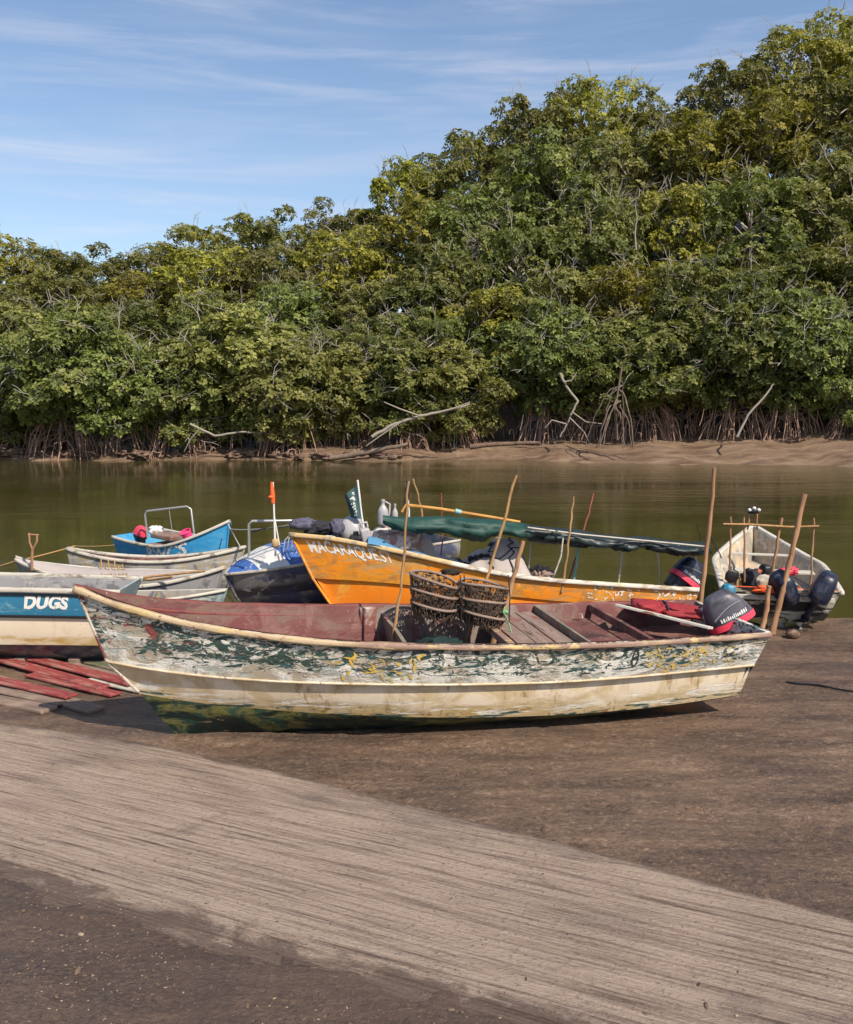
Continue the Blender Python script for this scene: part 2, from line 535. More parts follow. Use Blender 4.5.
def blanket_mat():
    t = NT('patterned blanket')
    co = t.obj()
    v = t.voro(t.noise(co, 3, 2, col=True), 9, 'Color')
    c = t.ramp(t.sep(v)[0], [(0, (.50, .40, .36)), (.35, (.30, .20, .18)), (.55, (.42, .13, .12)), (.75, (.5, .47, .44)), (1, (.2, .17, .16))], 'CONSTANT')
    return t.out(t.bsdf(c, .9, t.bump(t.noise(co, 30, 4), .4, .01), .2))


mt['blanket'] = blanket_mat()


def letter_mat(name, col, wear=.52):
    t = NT(name)
    co = t.obj()
    n = t.noise(co, 26, 6, .7, .8)
    sh = t.n('ShaderNodeMixShader')
    t.put(sh.inputs[0], t.step(n, wear + .06, wear + .10))
    t.t.links.new(t.bsdf(col, .5), sh.inputs[1])
    t.t.links.new(t.n('ShaderNodeBsdfTransparent').outputs[0], sh.inputs[2])
    return t.out(sh.outputs[0])


mt['letter'] = letter_mat('worn white lettering', (.74, .72, .66), .56)
mt['letter_worn'] = letter_mat('very worn white lettering', (.74, .70, .62), .47)
mt['letter_yellow'] = letter_mat('very worn yellow lettering', (.62, .42, .09), .48)
mt['letter_dark'] = letter_mat('worn dark lettering', (.03, .035, .04), .55)


def leaf_mat(name, c1, c2, c3, trans=.38):
    t = NT(name)
    tone = t.attr('v')
    ob = t.n('ShaderNodeObjectInfo').outputs['Random']
    c = t.ramp(tone, [(0, c1), (.5, c2), (1, c3)])
    hs = t.n('ShaderNodeHueSaturation')
    t.put(hs.inputs['Hue'], t.math('MULTIPLY_ADD', ob, .03, .488))
    t.put(hs.inputs['Value'], t.math('MULTIPLY_ADD', ob, .5, .78))
    t.put(hs.inputs['Color'], c)
    col = hs.outputs[0]
    b = t.bsdf(col, .50, None, .32)
    tr = t.n('ShaderNodeBsdfTranslucent'); t.put(tr.inputs[0], t.mix(.5, col, (.22, .25, .02)))
    sh = t.n('ShaderNodeMixShader'); sh.inputs[0].default_value = trans
    t.t.links.new(b, sh.inputs[1]); t.t.links.new(tr.outputs[0], sh.inputs[2])
    return t.out(sh.outputs[0])


LEAF = [leaf_mat('mangrove leaf', (.052, .070, .018), (.165, .185, .046), (.34, .33, .10)),
        leaf_mat('olive leaf', (.062, .070, .020), (.19, .184, .050), (.34, .30, .10)),
        leaf_mat('yellow green leaf', (.085, .085, .016), (.265, .24, .034), (.40, .34, .06))]


def mud_mat():
    t = NT('wet brown mud')
    co = t.obj()
    st = t.noise(t.map(co, (.6, 3.0, 1), rot=(0, 0, R(8))), 1, 8, .62, .6)
    sm = t.noise(t.map(co, (5, 12, 5), rot=(0, 0, R(10))), 1, 7, .72, .5)
    big = t.noise(co, .7, 5, .6, .5)
    grit = t.noise(t.map(co, (24, 30, 24), rot=(0, 0, R(10))), 1, 5, .75, .4)
    fine = t.noise(co, 70, 4, .8)
    k = t.math('ADD', t.math('MULTIPLY', st, .40), t.math('ADD', t.math('MULTIPLY', sm, .25), t.math('MULTIPLY', grit, .38)))
    c = t.ramp(k, [(.38, (.028, .017, .012)), (.47, (.088, .053, .034)), (.55, (.165, .102, .064)), (.66, (.29, .19, .125))])
    c = t.mix(t.math('MULTIPLY', t.step(big, .53, .68), .6), c, (.070, .047, .037))
    c = t.mix(t.math('MULTIPLY', t.step(grit, .58, .68), t.step(sm, .40, .60)), c, (.36, .25, .165))
    c = t.mix(t.math('MULTIPLY', t.step(grit, .42, .33), .8), c, (.030, .019, .014))
    sp = t.step(t.voro(t.map(co, (1, 1.25, 1), rot=(0, 0, .3)), 48), .24, .12)
    sp = t.math('MULTIPLY', sp, t.step(t.noise(co, 3.2, 7, .7), .46, .58))
    c = t.mix(t.math('MULTIPLY', sp, .85), c, (.40, .28, .19))
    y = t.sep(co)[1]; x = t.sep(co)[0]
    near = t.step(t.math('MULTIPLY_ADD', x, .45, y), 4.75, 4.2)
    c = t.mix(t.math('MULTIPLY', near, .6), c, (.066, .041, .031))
    farm = t.step(y, 40, 42)
    fb = t.ramp(t.noise(t.map(co, (.5, 1.6, 1.5)), 1, 8, .65, .5), [(.3, (.085, .053, .036)), (.5, (.19, .125, .082)), (.75, (.30, .205, .138))])
    c = t.mix(farm, c, fb)
    wet = t.step(t.noise(t.map(co, (.8, 1.7, 1)), 1, 5, .6, .4), .42, .62)
    h = t.math('ADD', t.math('MULTIPLY', sm, .5), t.math('ADD', t.math('MULTIPLY', grit, .9), t.math('MULTIPLY', fine, .35)))
    h = t.math('ADD', h, t.math('MULTIPLY', sp, .5))
    return t.out(t.bsdf(c, t.math('MULTIPLY_ADD', wet, .34, .34), t.bump(h, .9, .04), .5))


def ramp_mat():
    t = NT('grooved concrete')
    co = t.map(t.obj(), (1, 1, 1), (0, 0, RAMPROT))
    wob = t.n('ShaderNodeVectorMath', operation='MULTIPLY_ADD')
    t.put(wob.inputs[0], t.noise(co, 7, 5, .7, col=True)); wob.inputs[1].default_value = (.02, .016, 0); t.put(wob.inputs[2], co)
    co = wob.outputs[0]
    # anisotropic streaks along the strip
    g1 = t.noise(t.map(co, (.8, 20, 1)), 1, 6, .6, .15)
    g2 = t.noise(t.map(co, (1.6, 46, 1)), 1, 5, .62, .12)
    g = t.math('ADD', t.math('MULTIPLY', g1, .5), t.math('MULTIPLY', g2, .55))
    big = t.noise(t.map(co, (.5, 1.1, 1)), 1, 6, .6, .6)
    c = t.ramp(g, [(.37, (.115, .080, .062)), (.45, (.31, .222, .170)), (.54, (.47, .352, .272)), (.8, (.56, .435, .34))])
    c = t.mix(t.math('MULTIPLY', t.step(big, .50, .70), .6), c, (.115, .088, .078))
    c = t.mix(t.math('MULTIPLY', t.step(big, .44, .28), .4), c, (.30, .22, .17))
    fine = t.noise(t.map(co, (30, 46, 14)), 1, 5, .82)
    c = t.mix(t.math('MULTIPLY', t.step(fine, .52, .72), .85), c, (.060, .040, .032))
    c = t.mix(t.math('MULTIPLY', t.step(fine, .44, .30), .6), c, (.50, .39, .31))
    v = t.attr('v')
    en = t.noise(t.map(co, (2.2, 5, 1)), 1, 8, .75, .6)
    ed = t.step(t.math('ADD', v, t.math('MULTIPLY', t.math('SUBTRACT', en, .5), .40)), .245, .17)
    eu = t.step(t.math('ADD', v, t.math('MULTIPLY', t.math('SUBTRACT', en, .5), .12)), .965, 1.0)
    c = t.mix(t.math('MULTIPLY', t.math('MAXIMUM', ed, eu), .75), c, (.090, .058, .042))
    st2 = t.step(t.noise(t.map(co, (1.3, 1.6, 1), loc=(4, 2, 0)), 1, 7, .7, 1.2), .57, .70)
    c = t.mix(t.math('MULTIPLY', st2, .45), c, (.105, .075, .060))
    h = t.math('ADD', t.math('MULTIPLY', g, 1.0), t.math('MULTIPLY', fine, .6))
    return t.out(t.bsdf(c, .72, t.bump(h, 1.0, .06), .3))


def water_mat():
    t = NT('murky river water')
    co = t.obj()
    n1 = t.noise(t.map(co, (.55, 2.0, 1)), 1, 5, .6, .3)
    n2 = t.noise(t.map(co, (3.5, 11, 1)), 1, 4, .6, .2)
    calm = t.math('MULTIPLY_ADD', t.step(t.noise(t.map(co, (.05, .25, 1)), 1, 3), .35, .65), .8, .25)
    h = t.math('ADD', t.math('MULTIPLY', n1, 1.0), t.math('MULTIPLY', n2, .22))
    c = t.ramp(t.noise(t.map(co, (.15, .5, 1)), 1, 4), [(.3, (.038, .033, .010)), (.7, (.060, .051, .016))])
    return t.out(t.bsdf(c, .06, t.bump(t.math('MULTIPLY', h, calm), .24, .10), .5, IOR=1.33))


# ------------------------------------------------------------------ terrain
RAMP_TOP = [(-9.5, 10.2), (-5.2, 8.78), (-4.02, 8.33), (-2.11, 7.54), (.36, 6.05), (2.36, 4.75), (5.0, 3.0), (9, .5)]
RAMP_LOW = [(-9.5, 8.0), (-5.0, 6.2), (-2.57, 5.21), (-1.75, 4.82), (-1.1, 4.48), (-.1, 4.14), (.74, 3.84), (2.2, 3.2), (9, 0.2)]
RAMPROT = R(26)


def far_shore(x):
    return 49.6 + .5 * math.sin(x * .45) + .4 * math.sin(x * 1.3 + 1) - 5.2 * max(0, min(1, (x - 3) / 18)) ** 1.1


def smooth(a, b, x):
    u = max(0, min(1, (x - a) / (b - a)))
    return u * u * (3 - 2 * u)


def hillmax(x):
    return tab([(-90, 2), (-28, 2.5), (-14, 4.0), (-4, 6.5), (6, 9.0), (16, 12), (26, 15), (36, 18), (90, 20)], x)


def terrain(x, y):
    if y < 32:
        z = g0(max(y, -12))
        if y > 13:
            z = min(z, g0(13) - .06 * (y - 13))
        z = max(z, -1.6)
        return z
    d = y - far_shore(x)
    z = WZ + (.19 * d if d < 6.5 else .19 * 6.5 + .10 * (d - 6.5))
    z = max(-1.6, z)
    if d > 5:
        z += smooth(5, 36, d) * hillmax(x)
    return z


RUTS = [(-3.2, 7.2, 6.5, 8.05, .012), (.5, 6.55, 8.5, 9.3, .014), (.2, 6.9, 8.5, 9.75, .012), (1.8, 5.6, 9, 7.6, .010), (3.5, 9.6, 7.5, 12.6, .014), (2.6, 7.4, 8, 8.0, .010)]
rf = random.Random(12)
PRINTS = []
for _ in range(11):
    fx, fy, fa = rf.uniform(-1, 6), rf.uniform(5.2, 11), rf.uniform(-.9, .9) + (PI if rf.random() < .5 else 0)
    for q in range(9):
        sd_ = .11 * (1 if q % 2 else -1)
        PRINTS.append((fx + math.cos(fa) * q * .62 - math.sin(fa) * sd_, fy + math.sin(fa) * q * .62 + math.cos(fa) * sd_, fa))
PG = {}
for p_ in PRINTS:
    PG.setdefault((round(p_[0]), round(p_[1])), []).append(p_)


def relief(x, y):
    z = 0
    for (ax, ay, bx, by, dp) in RUTS:
        L_ = math.hypot(bx - ax, by - ay); ux, uy = (bx - ax) / L_, (by - ay) / L_
        u = (x - ax) * ux + (y - ay) * uy
        if 0 < u < L_:
            d = -(x - ax) * uy + (y - ay) * ux + .12 * math.sin(u * 1.3)
            if abs(d) < .25:
                fd = min(1, u * 2, (L_ - u) * 2) * (.6 + .6 * mnoise.noise(Vector((u * 2, dp * 900, 0))))
                z += fd * dp * (-math.exp(-(d / .05) ** 2) + .55 * math.exp(-((abs(d) - .10) / .04) ** 2))
    for i in (-1, 0, 1):
        for j in (-1, 0, 1):
            for (fx, fy, fa) in PG.get((round(x) + i, round(y) + j), ()):
                dx, dy = x - fx, y - fy
                if dx * dx + dy * dy < .06:
                    u = dx * math.cos(fa) + dy * math.sin(fa); v = -dx * math.sin(fa) + dy * math.cos(fa)
                    q = (u / .13) ** 2 + (v / .05) ** 2
                    z += -.016 * math.exp(-q ** 2) + .009 * math.exp(-((q - 1.9) / .7) ** 2)
    dx, dy = x + 2.26, y - 7.92     # the keel of the beached boat has settled in
    u = dx * .977 + dy * .2135; v = -dx * .2135 + dy * .977
    if -.3 < u < 5.2 and abs(v) < 1.0:
        fd = smooth(-.3, .05, u) * smooth(5.2, 4.4, u)
        w_ = .05 + .14 * smooth(0, 1.6, u)
        z += fd * .012 * math.exp(-(max(0, abs(v) - w_) / .09) ** 2) * (1 + .5 * mnoise.noise(Vector((x * 6, y * 6, 2))))
    return z


def mud_h(x, y):
    z = terrain(x, y)
    if y < 20:
        top, low = tab(RAMP_TOP, x), tab(RAMP_LOW, x)
        p = Vector((x, y, 0))
        w = mnoise.fractal(p * 1.6, .9, 2.0, 4)
        if y > 13.5:
            return z + .02 * w
        dt = (y - top) * .86; dl = (low - y) * .86
        if dt > 0:      # upper mud: thin skin, level with the strip
            z += .012 * smooth(0, .12, dt) + .018 * mnoise.fractal(Vector((x * .8, y * 2.4, 1)), .9, 2, 4) + .005 * mnoise.noise(p * 9) - .012
            z += .004 + relief(x, y) * smooth(0, .15, dt)
        elif dl > -.28:  # lower mud: thick, creeping over the strip with a ragged edge
            e = dl + .13 * w + .06 * mnoise.noise(p * 6) + .05 * mnoise.noise(p * 15)
            z += -.03 + .055 * smooth(-.12, .10, e) + smooth(0, .5, e) * (.016 * mnoise.fractal(p * 3.0, .8, 2, 4) + .005 * mnoise.noise(p * 22))
        else:
            z -= .03
    elif y > 40:
        p = Vector((x, y, 3))
        z += .14 * mnoise.fractal(p * .8, .9, 2, 4) + .05 * mnoise.noise(Vector((x * 2.2, y * 2.2, 1)))
    return z


def lines(segs):
    o = []
    for a, b, s in segs:
        n = max(1, round((b - a) / s))
        o += [a + (b - a) * i / n for i in range(n)]
    return o + [segs[-1][1]]


xs = lines([(-400, -100, 60), (-100, -40, 8), (-40, -8, 1.0), (-8, -4.2, .10), (-4.2, 4.4, .035), (4.4, 9, .09), (9, 40, 1.0), (40, 100, 8), (100, 400, 60)])
ys = lines([(-60, 0, 6), (0, 3, .3), (3, 8.6, .03), (8.6, 13.6, .08), (13.6, 40, 3), (40, 62, .6), (62, 110, 3), (110, 600, 70)])
gm = MB()
gm.v = [(x, y, mud_h(x, y)) for x in xs for y in ys]
gm.a = [0.0] * len(gm.v)
ny = len(ys)
gm.f = [(i * ny + j, (i + 1) * ny + j, (i + 1) * ny + j + 1, i * ny + j + 1) for i in range(len(xs) - 1) for j in range(ny - 1)]
gm.sm = [True] * len(gm.f)
tag(gm.build('mud_ground', mud_mat()), kind='structure')

rm = MB()
rows = [-9.4 + i * .12 for i in range(int(18 / .12))]
def ramp_pt(u, v):
    x = -9.4 + 18.0 * u
    lo, hi = tab(RAMP_LOW, x) - .45, tab(RAMP_TOP, x)
    y = lo + (hi - lo) * v
    return (x, y, terrain(x, y) + .004 * mnoise.noise(Vector((x, y * 2, 5))))
rm.grid(ramp_pt, 180, 60)
tag(rm.build('concrete_ramp', ramp_mat()), kind='structure')

wm = MB()
wm.grid(lambda u, v: (-300 + 600 * u, 12.4 + 50 * v, WZ), 40, 20)
tag(wm.build('river_water', water_mat()), kind='structure')

# litter on the mud: shells, leaf scraps and pebbles, nobody could count them
lit, lit2, lit3 = MB(), MB(), MB()
rr = random.Random(3)
for k in range(13000):
    if k < 9500:
        x, y = rr.uniform(-2.6, 2.8), rr.uniform(3.7, 5.6)
        if y > tab(RAMP_LOW, x) + .1 and rr.random() < .93: continue
    else:
        x, y = rr.uniform(-4.5, 8), rr.uniform(5, 13)
        if tab(RAMP_LOW, x) < y < tab(RAMP_TOP, x) and rr.random() < .9: continue
    if mnoise.noise(Vector((x * 1.4, y * 1.8, 7))) < rr.uniform(-.5, .35): continue
    r = rr.uniform(.0018, .0048) * (1 + (rr.random() < .02) * 2.2)
    z = max(mud_h(x, y), terrain(x, y) if tab(RAMP_LOW, x) < y < tab(RAMP_TOP, x) else -9) + r * .25
    rot = Matrix.Rotation(rr.uniform(0, PI), 3, 'Z') @ Matrix.Rotation(rr.uniform(-.4, .4), 3, 'X')
    (lit if rr.random() < .22 else (lit2 if rr.random() < .4 else lit3)).blob((x, y, z), (r * rr.uniform(1, 3.2), r, r * .35), rot, 6, 4)
tag(lit.build('shell_litter', plain('pale shell scraps', (.40, .31, .21), .7, .5, 60)), kind='stuff')
tag(lit3.build('brown_gravel', plain('brown gravel', (.19, .125, .085), .8, .5, 60)), kind='stuff')
tag(lit2.build('gravel_litter', plain('dark gravel', (.085, .06, .045), .8, .5, 60)), kind='stuff')

# ------------------------------------------------------------------ hulls
def shape(t, tm, p, st):
    if t < tm:
        return 1 - (1 - max(t, 0) / tm) ** p
    k = (t - tm) / (1 - tm)
    return 1 - (1 - st) * k * k


class Hull:
    """levels from gunwale to keel; local x runs from bow (-) to stern (+)"""
    def __init__(s, levels):
        s.L = levels

    def pt(s, l, t, side, off=0.0, dz=0.0):
        sb, se, B, tm, p, st, zt = s.L[l]
        x = sb + (se - sb) * t
        b = B * shape(t, tm, p, st)
        z = zt(t, x)
        return Vector((x + off * max(0, 1 - t * 6) * 0.9, side * max(0, b - off), z + dz))

    def surf(s, l0, l1, t, v, side, bulge=0.0, off0=0.0, off1=0.0, out=0.0):
        a = s.pt(l0, t, side, off0); b = s.pt(l1, t, side, off1)
        p = a.lerp(b, v)
        p.y += side * (bulge * 4 * v * (1 - v) + out) * min(1, t * 8)
        return p

    def strip(s, mb, l0, l1, nt=48, nv=4, bulge=0.0, off0=0.0, off1=0.0, sides=(-1, 1), t0=0.0, t1=1.0):
        for sd in sides:
            mb.grid(lambda u, v: s.surf(l0, l1, t0 + (t1 - t0) * u ** 1.3, v, sd, bulge, off0, off1), nt, nv)

    def rim_path(s, l=0, n=40, dz=0.0, off=0.0):
        ts = [(i / n) ** 1.3 for i in range(n + 1)]
        return [s.pt(l, t, -1, off, dz) for t in reversed(ts)] + [s.pt(l, t, 1, off, dz) for t in ts[1:]]

    def side_path(s, l, side, n=40, dz=0.0, off=0.0, t0=0.0, t1=1.0):
        return [s.pt(l, t0 + (t1 - t0) * (i / n) ** 1.3, side, off, dz) for i in range(n + 1)]

    def transom(s, mb, th=.035):
        ls = range(len(s.L))
        lp = [s.pt(l, 1, -1) for l in ls]; rp = [s.pt(l, 1, 1) for l in ls]
        n = len(lp)
        for dx in (0, -th):
            vs = [p + Vector((dx, 0, 0)) for p in lp + rp]
            mb.add(vs, [(i, i + 1, n + i + 1, n + i) for i in range(n - 1)], [i / (n - 1) for i in range(n)] * 2)
        mb.add([lp[0], rp[0], rp[0] + Vector((-th, 0, 0)), lp[0] + Vector((-th, 0, 0))], [(0, 1, 2, 3)])

    def stem(s, off=-.012, n=5):
        P = [s.pt(l, 0, 1) + Vector((off, 0, 0)) for l in range(len(s.L))]
        o = []
        for a, b in zip(P, P[1:]):
            o += [a.lerp(b, i / n) for i in range(n)]
        return o + [P[-1]]


def generic(L, B, zb, zm, zs, tm=.55, p=2.2, st=.85, kr=.57, cr=.18, Bk=.875, Bc=.725):
    def zt(b, m, e, q=1.8):
        def f(t, x):
            return m + (b - m) * (1 - 2 * t) ** q if t < .5 else m + (e - m) * (2 * t - 1) ** 2
        return f
    return Hull([
        (-.13 * L, .87 * L, B, tm, p, st, zt(zb, zm, zs)),
        (-.084 * L, .85 * L, B * Bk, tm, p, st, zt(zb * (kr - .07), zm * kr, zs * kr)),
        (-.044 * L, .837 * L, B * Bc, tm, p, st * 1.02, zt(zb * (cr + .10), zm * cr, zs * cr)),
        (0, .82 * L, .03, .1, 1, 1, lambda t, x: .03 * max(0, 1 - t * 8)),
    ])


def flat_text(txt, size, bold=0.0):
    cu = bpy.data.curves.new('t', 'FONT')
    cu.body = txt; cu.size = size; cu.offset = bold; cu.resolution_u = 3
    o = bpy.data.objects.new('t', cu); C.objects.link(o)
    bpy.context.view_layer.update()
    me = o.evaluated_get(bpy.context.evaluated_depsgraph_get()).to_mesh()
    vs = [v.co.copy() for v in me.vertices]; fs = [tuple(p.vertices) for p in me.polygons]
    o.to_mesh_clear() if hasattr(o, 'to_mesh_clear') else None
    bpy.data.objects.remove(o); bpy.data.curves.remove(cu)
    return vs, fs


def hull_text(h, parent, txt, t0, t1, v0, height, side=-1, l=(0, 1), m='letter', bulge=0.0, name='lettering', bold=.0, slope=0.0, jit=0.0):
    """letters laid along the strake; t0..t1 is the run along the hull, v0 the letter top, height in metres"""
    vs, fs = flat_text(txt, 1.0, bold)
    x0, x1 = min(v.x for v in vs), max(v.x for v in vs)
    y0, y1 = min(v.y for v in vs), max(v.y for v in vs)
    out = []
    for v in vs:
        u = (v.x - x0) / (x1 - x0)
        t = t0 + (t1 - t0) * u + .0022 * mnoise.noise(Vector((v.x * 2.2, v.y * 2.2, 1)))
        a, b = h.pt(l[0], t, side), h.pt(l[1], t, side)
        dv = height / (a - b).length
        vv = v0 + slope * u + dv * (y1 - v.y) / (y1 - y0) + jit * math.sin(u * 23) + .05 * mnoise.noise(Vector((v.x * 1.7, v.y * 2, 5)))
        out.append(h.surf(l[0], l[1], t, vv, side, bulge, out=.005))
    mb = MB(); mb.add(out, fs)
    return mb.build(name, mt[m], child(parent, 'upper_strake'))


SEC = lambda w, h: [(-w / 2, -h * .5), (w / 2, -h * .5), (w * .56, -h * .2), (w * .56, h * .25), (w * .4, h * .5), (-w * .4, h * .5), (-w * .56, h * .25), (-w * .56, -h * .2)]


def scribble(h, parent, t0, t1, v0, v1, n, m, seed, bulge=.012, side=-1):
    """worn hand painted strokes that can no longer be read"""
    r_ = random.Random(seed); mb = MB()
    for k in range(n):
        t = t0 + (t1 - t0) * (k + r_.random()) / n
        v = r_.uniform(v0, v1); dv = r_.uniform(-.22, .22); dt = r_.uniform(-.006, .012); cu = r_.uniform(-.008, .008)
        w_ = r_.uniform(.0012, .0026)
        vs = []
        for i in range(8):
            u = i / 7
            vv = min(.92, max(.06, v + dv * u)); tt = t + dt * u + cu * math.sin(u * PI)
            vs += [h.surf(0, 1, tt - w_, vv, side, bulge, out=.005 + .0006 * (k % 4)), h.surf(0, 1, tt + w_, vv + .03, side, bulge, out=.005 + .0006 * (k % 4))]
        mb.add(vs, [(2 * i, 2 * i + 1, 2 * i + 3, 2 * i + 2) for i in range(7)])
    return mb.build('lettering', mt[m], child(parent, 'upper_strake'))


def child(o, name):
    return next((c for c in o.children if c.name.split('.')[0] == name), o)


def boat(name, label, h, loc, rot, mats, cat='boat', group=None, rim=(.06, .055), inside=True, thwarts=(), floor=.25, lap=.03, nt=40, bulge=.012):
    """mats: upper, lower, bottom, rail, inside, thwart"""
    r = empty(name, loc, rot, label, cat, group)
    up = MB(); h.strip(up, 0, 1, nt, 4, bulge)
    if lap:
        for sd in (-1, 1):   # the underside of the lapped strake
            up.grid(lambda u, v: h.pt(1, u ** 1.3, sd, lap * v), nt, 1, a=lambda u, v: 1.0)
    up.build('upper_strake', mt[mats['upper']], r)
    lo = MB(); h.strip(lo, 1, 2, nt, 4, bulge, off0=lap)
    lo.build('lower_strake', mt[mats['lower']], r)
    bo = MB(); h.strip(bo, 2, 3, nt, 5, bulge)
    bo.build('hull_bottom', mt[mats['bottom']], r)
    g = MB(); g.sweep(h.rim_path(0, nt, -rim[1] * .35), SEC(*rim), smooth=True, jit=.1)
    g.build('gunwale', mt[mats['rail']], r)
    st = MB(); st.tube(h.stem(), .018, 6)
    st.build('stem', mt[mats.get('stem', mats['lower'])], r)
    tr = MB(); h.transom(tr)
    tr.build('transom', mt[mats.get('transom', mats['upper'])], r)
    if inside:
        li = MB()
        for sd in (-1, 1):
            li.grid(lambda u, v: h.surf(0, 1, u ** 1.3, v * 1.06, sd, 0, .028, .028 + lap), nt, 5)
        fz = lambda t: h.pt(2, t, 1).z * .5 + .05
        li.grid(lambda u, v: Vector((h.pt(1, u ** 1.3, 1).x, (2 * v - 1) * max(0, h.pt(1, u ** 1.3, 1).y - .03 - lap), h.pt(1, u ** 1.3, 1).z - .03)), nt, 6)
        li.build('inner_lining', mt[mats['inside']], r)
        for (t, dz, w) in thwarts:
            p = h.pt(0, t, 1)
            tb = MB(); tb.rbox((p.x, 0, p.z - dz), (w, 2 * p.y * .85 - .04, .03), bev=.006)
            tb.build('thwart', mt[mats['thwart']], r)
    return r


def table_level(sb, se, B, tm, p, st, T):
    return (sb, se, B, tm, p, st, lambda t, x, T=T: tab(T, x))


# ------------------------------------------------------------------ the beached panga in front
RIMT = [(-.86, 1.43), (-.5, 1.297), (-.17, 1.208), (.15, 1.136), (.48, 1.08), (.81, 1.036), (1.13, .998), (1.46, .967), (1.79, .944), (2.12, .923), (2.77, .886), (3.43, .857), (4.08, .838), (4.74, .83), (5.48, .822)]
KNT = [(-.55, .71), (-.22, .666), (.08, .634), (.39, .61), (.69, .592), (1.0, .575), (1.61, .549), (2.22, .521), (2.83, .494), (3.44, .472), (4.05, .468), (4.66, .473), (5.4, .478)]
CHT = [(-.28, .40), (.01, .362), (.29, .33), (.58, .305), (1.15, .258), (1.73, .218), (2.3, .18), (2.87, .15), (3.44, .127), (4.02, .121), (4.59, .132), (5.3, .168)]
KT = [(-.02, .0), (.3, -.04), (3.2, -.05), (4.4, -.02), (5.1, .04)]
H1 = Hull([table_level(-.79, 5.48, .80, .59, 2.2, .87, RIMT), table_level(-.55, 5.37, .70, .59, 2.2, .87, KNT),
           table_level(-.28, 5.28, .58, .59, 2.0, .9, CHT), table_level(.0, 5.2, .17, .55, 1.5, .9, KT)])
A1 = R(12.33)
LOC1 = Vector((-2.26, 7.92, .012))
M1 = Matrix.Translation(LOC1) @ Matrix.Rotation(A1, 4, 'Z')
W1 = lambda x, y, z: M1 @ Vector((x, y, z))
main = empty('fishing_boat', LOC1, (0, 0, A1), 'large weathered boat with peeling white and green paint beached in front', 'boat')
NTN = 90
b = MB(); H1.strip(b, 0, 1, NTN, 6, .014)
for sd in (-1, 1):
    b.grid(lambda u, v: H1.pt(1, u ** 1.3, sd, .04 * v), NTN, 1, a=lambda u, v: 1.0)
b.build('upper_strake', mt['peel'], main)
b = MB(); H1.strip(b, 1, 2, NTN, 5, .014, off0=.04); b.build('lower_strake', mt['cream'], main)
b = MB(); H1.strip(b, 2, 3, NTN, 8, .05)
b.grid(lambda u, v: Vector((H1.pt(3, u, 1).x, (2 * v - 1) * H1.pt(3, u, 1).y, H1.pt(3, u, 1).z - .001)), 60, 2, a=lambda u, v: 1.0)
b.build('hull_bottom', mt['bottom'], main)
b = MB()
b.sweep(H1.side_path(1, -1, 70, .006, -.006), SEC(.016, .016), smooth=True)
b.sweep(H1.side_path(1, 1, 70, .006, -.006), SEC(.016, .016), smooth=True)
b.build('rubbing_strip', mt['cream'], main)
b = MB(); b.sweep(H1.side_path(0, -1, 80, -.028, 0), SEC(.050, .048), smooth=True, jit=.4)
b.build('gunwale', mt['rail'], main)
b = MB(); b.sweep(H1.side_path(0, 1, 80, -.028, 0), SEC(.06, .07), smooth=True, jit=.3)
b.build('gunwale', mt['rail_red'], main)
b = MB(); b.sweep(H1.side_path(0, 1, 80, -.10, .045, t1=.45), SEC(.04, .035), smooth=True)
b.build('inner_rail', mt['rail_red'], main)
b = MB(); b.tube(H1.stem(-.002)[:-5], .014, 8); b.build('stem', paint('scraped stem', (.55, .48, .40), [((.16, .05, .05), (5, 5, 4), .52, .05, .5, 1), ((.1, .07, .05), (8, 8, 6), .6, .04, .5, 2)], .6, .4), main)
b = MB(); H1.transom(b, .045); b.build('transom', mt['peel'], main)
b = MB()
for sd in (-1, 1):
    b.grid(lambda u, v: H1.surf(0, 1, u ** 1.3, v, sd, 0, .035, .075), 70, 5)
b.build('inner_lining', mt['red_in'], main)
b = MB(); b.grid(lambda u, v: Vector((H1.pt(1, .02 + .97 * u, 1).x, (2 * v - 1) * max(0, H1.pt(1, .02 + .97 * u, 1).y - .07), H1.pt(1, .02 + .97 * u, 1).z - .01)), 50, 6)
b.build('floor_boards', mt['redbrown'], main)


def y_in(x, l=0):
    sb, se, B, tm, p, st, zt = H1.L[l]
    return B * shape((x - sb) / (se - sb), tm, p, st) - .045


# frame post, bulkhead, thwarts, stern board
b = MB(); yy = y_in(1.88)
b.rbox((1.86, yy - .03, .72), (.17, .06, .42), bev=.014); b.build('frame_post', paint('scuffed pale post', (.46, .37, .32), [((.26, .09, .07), (6, 6, 3), .52, .06, .5, 1)], .6, .3), main)
b = MB()
def bulk(u, v):
    y = y_in(2.0) * (1 - 2 * u) * (1 - .26 * v)
    return Vector((2.0 + .16 * (1 - v) * 0 + .05 * v, y, .86 - .03 * math.sin(u * 9) * .2 - v * .36))
b.grid(bulk, 12, 5); b.grid(lambda u, v: bulk(u, v) + Vector((.035, 0, 0)), 12, 5)
b.grid(lambda u, v: bulk(u, 0) + Vector((.035 * v, 0, .001)), 12, 1, a=lambda u, v: 0)
b.build('bulkhead', mt['bulk'], main)


def thwart(x0, x1, z, m, n=3, th=.035, name='thwart'):
    b = MB(); w = (x1 - x0) / n
    for k in range(n):
        xm = x0 + w * (k + .5); yy = y_in(xm) - .01
        b.rbox((xm, 0, z + .004 * math.sin(k * 5)), (w - .012, 2 * yy, th), bev=.006)
    return b.build(name, mt[m], main)


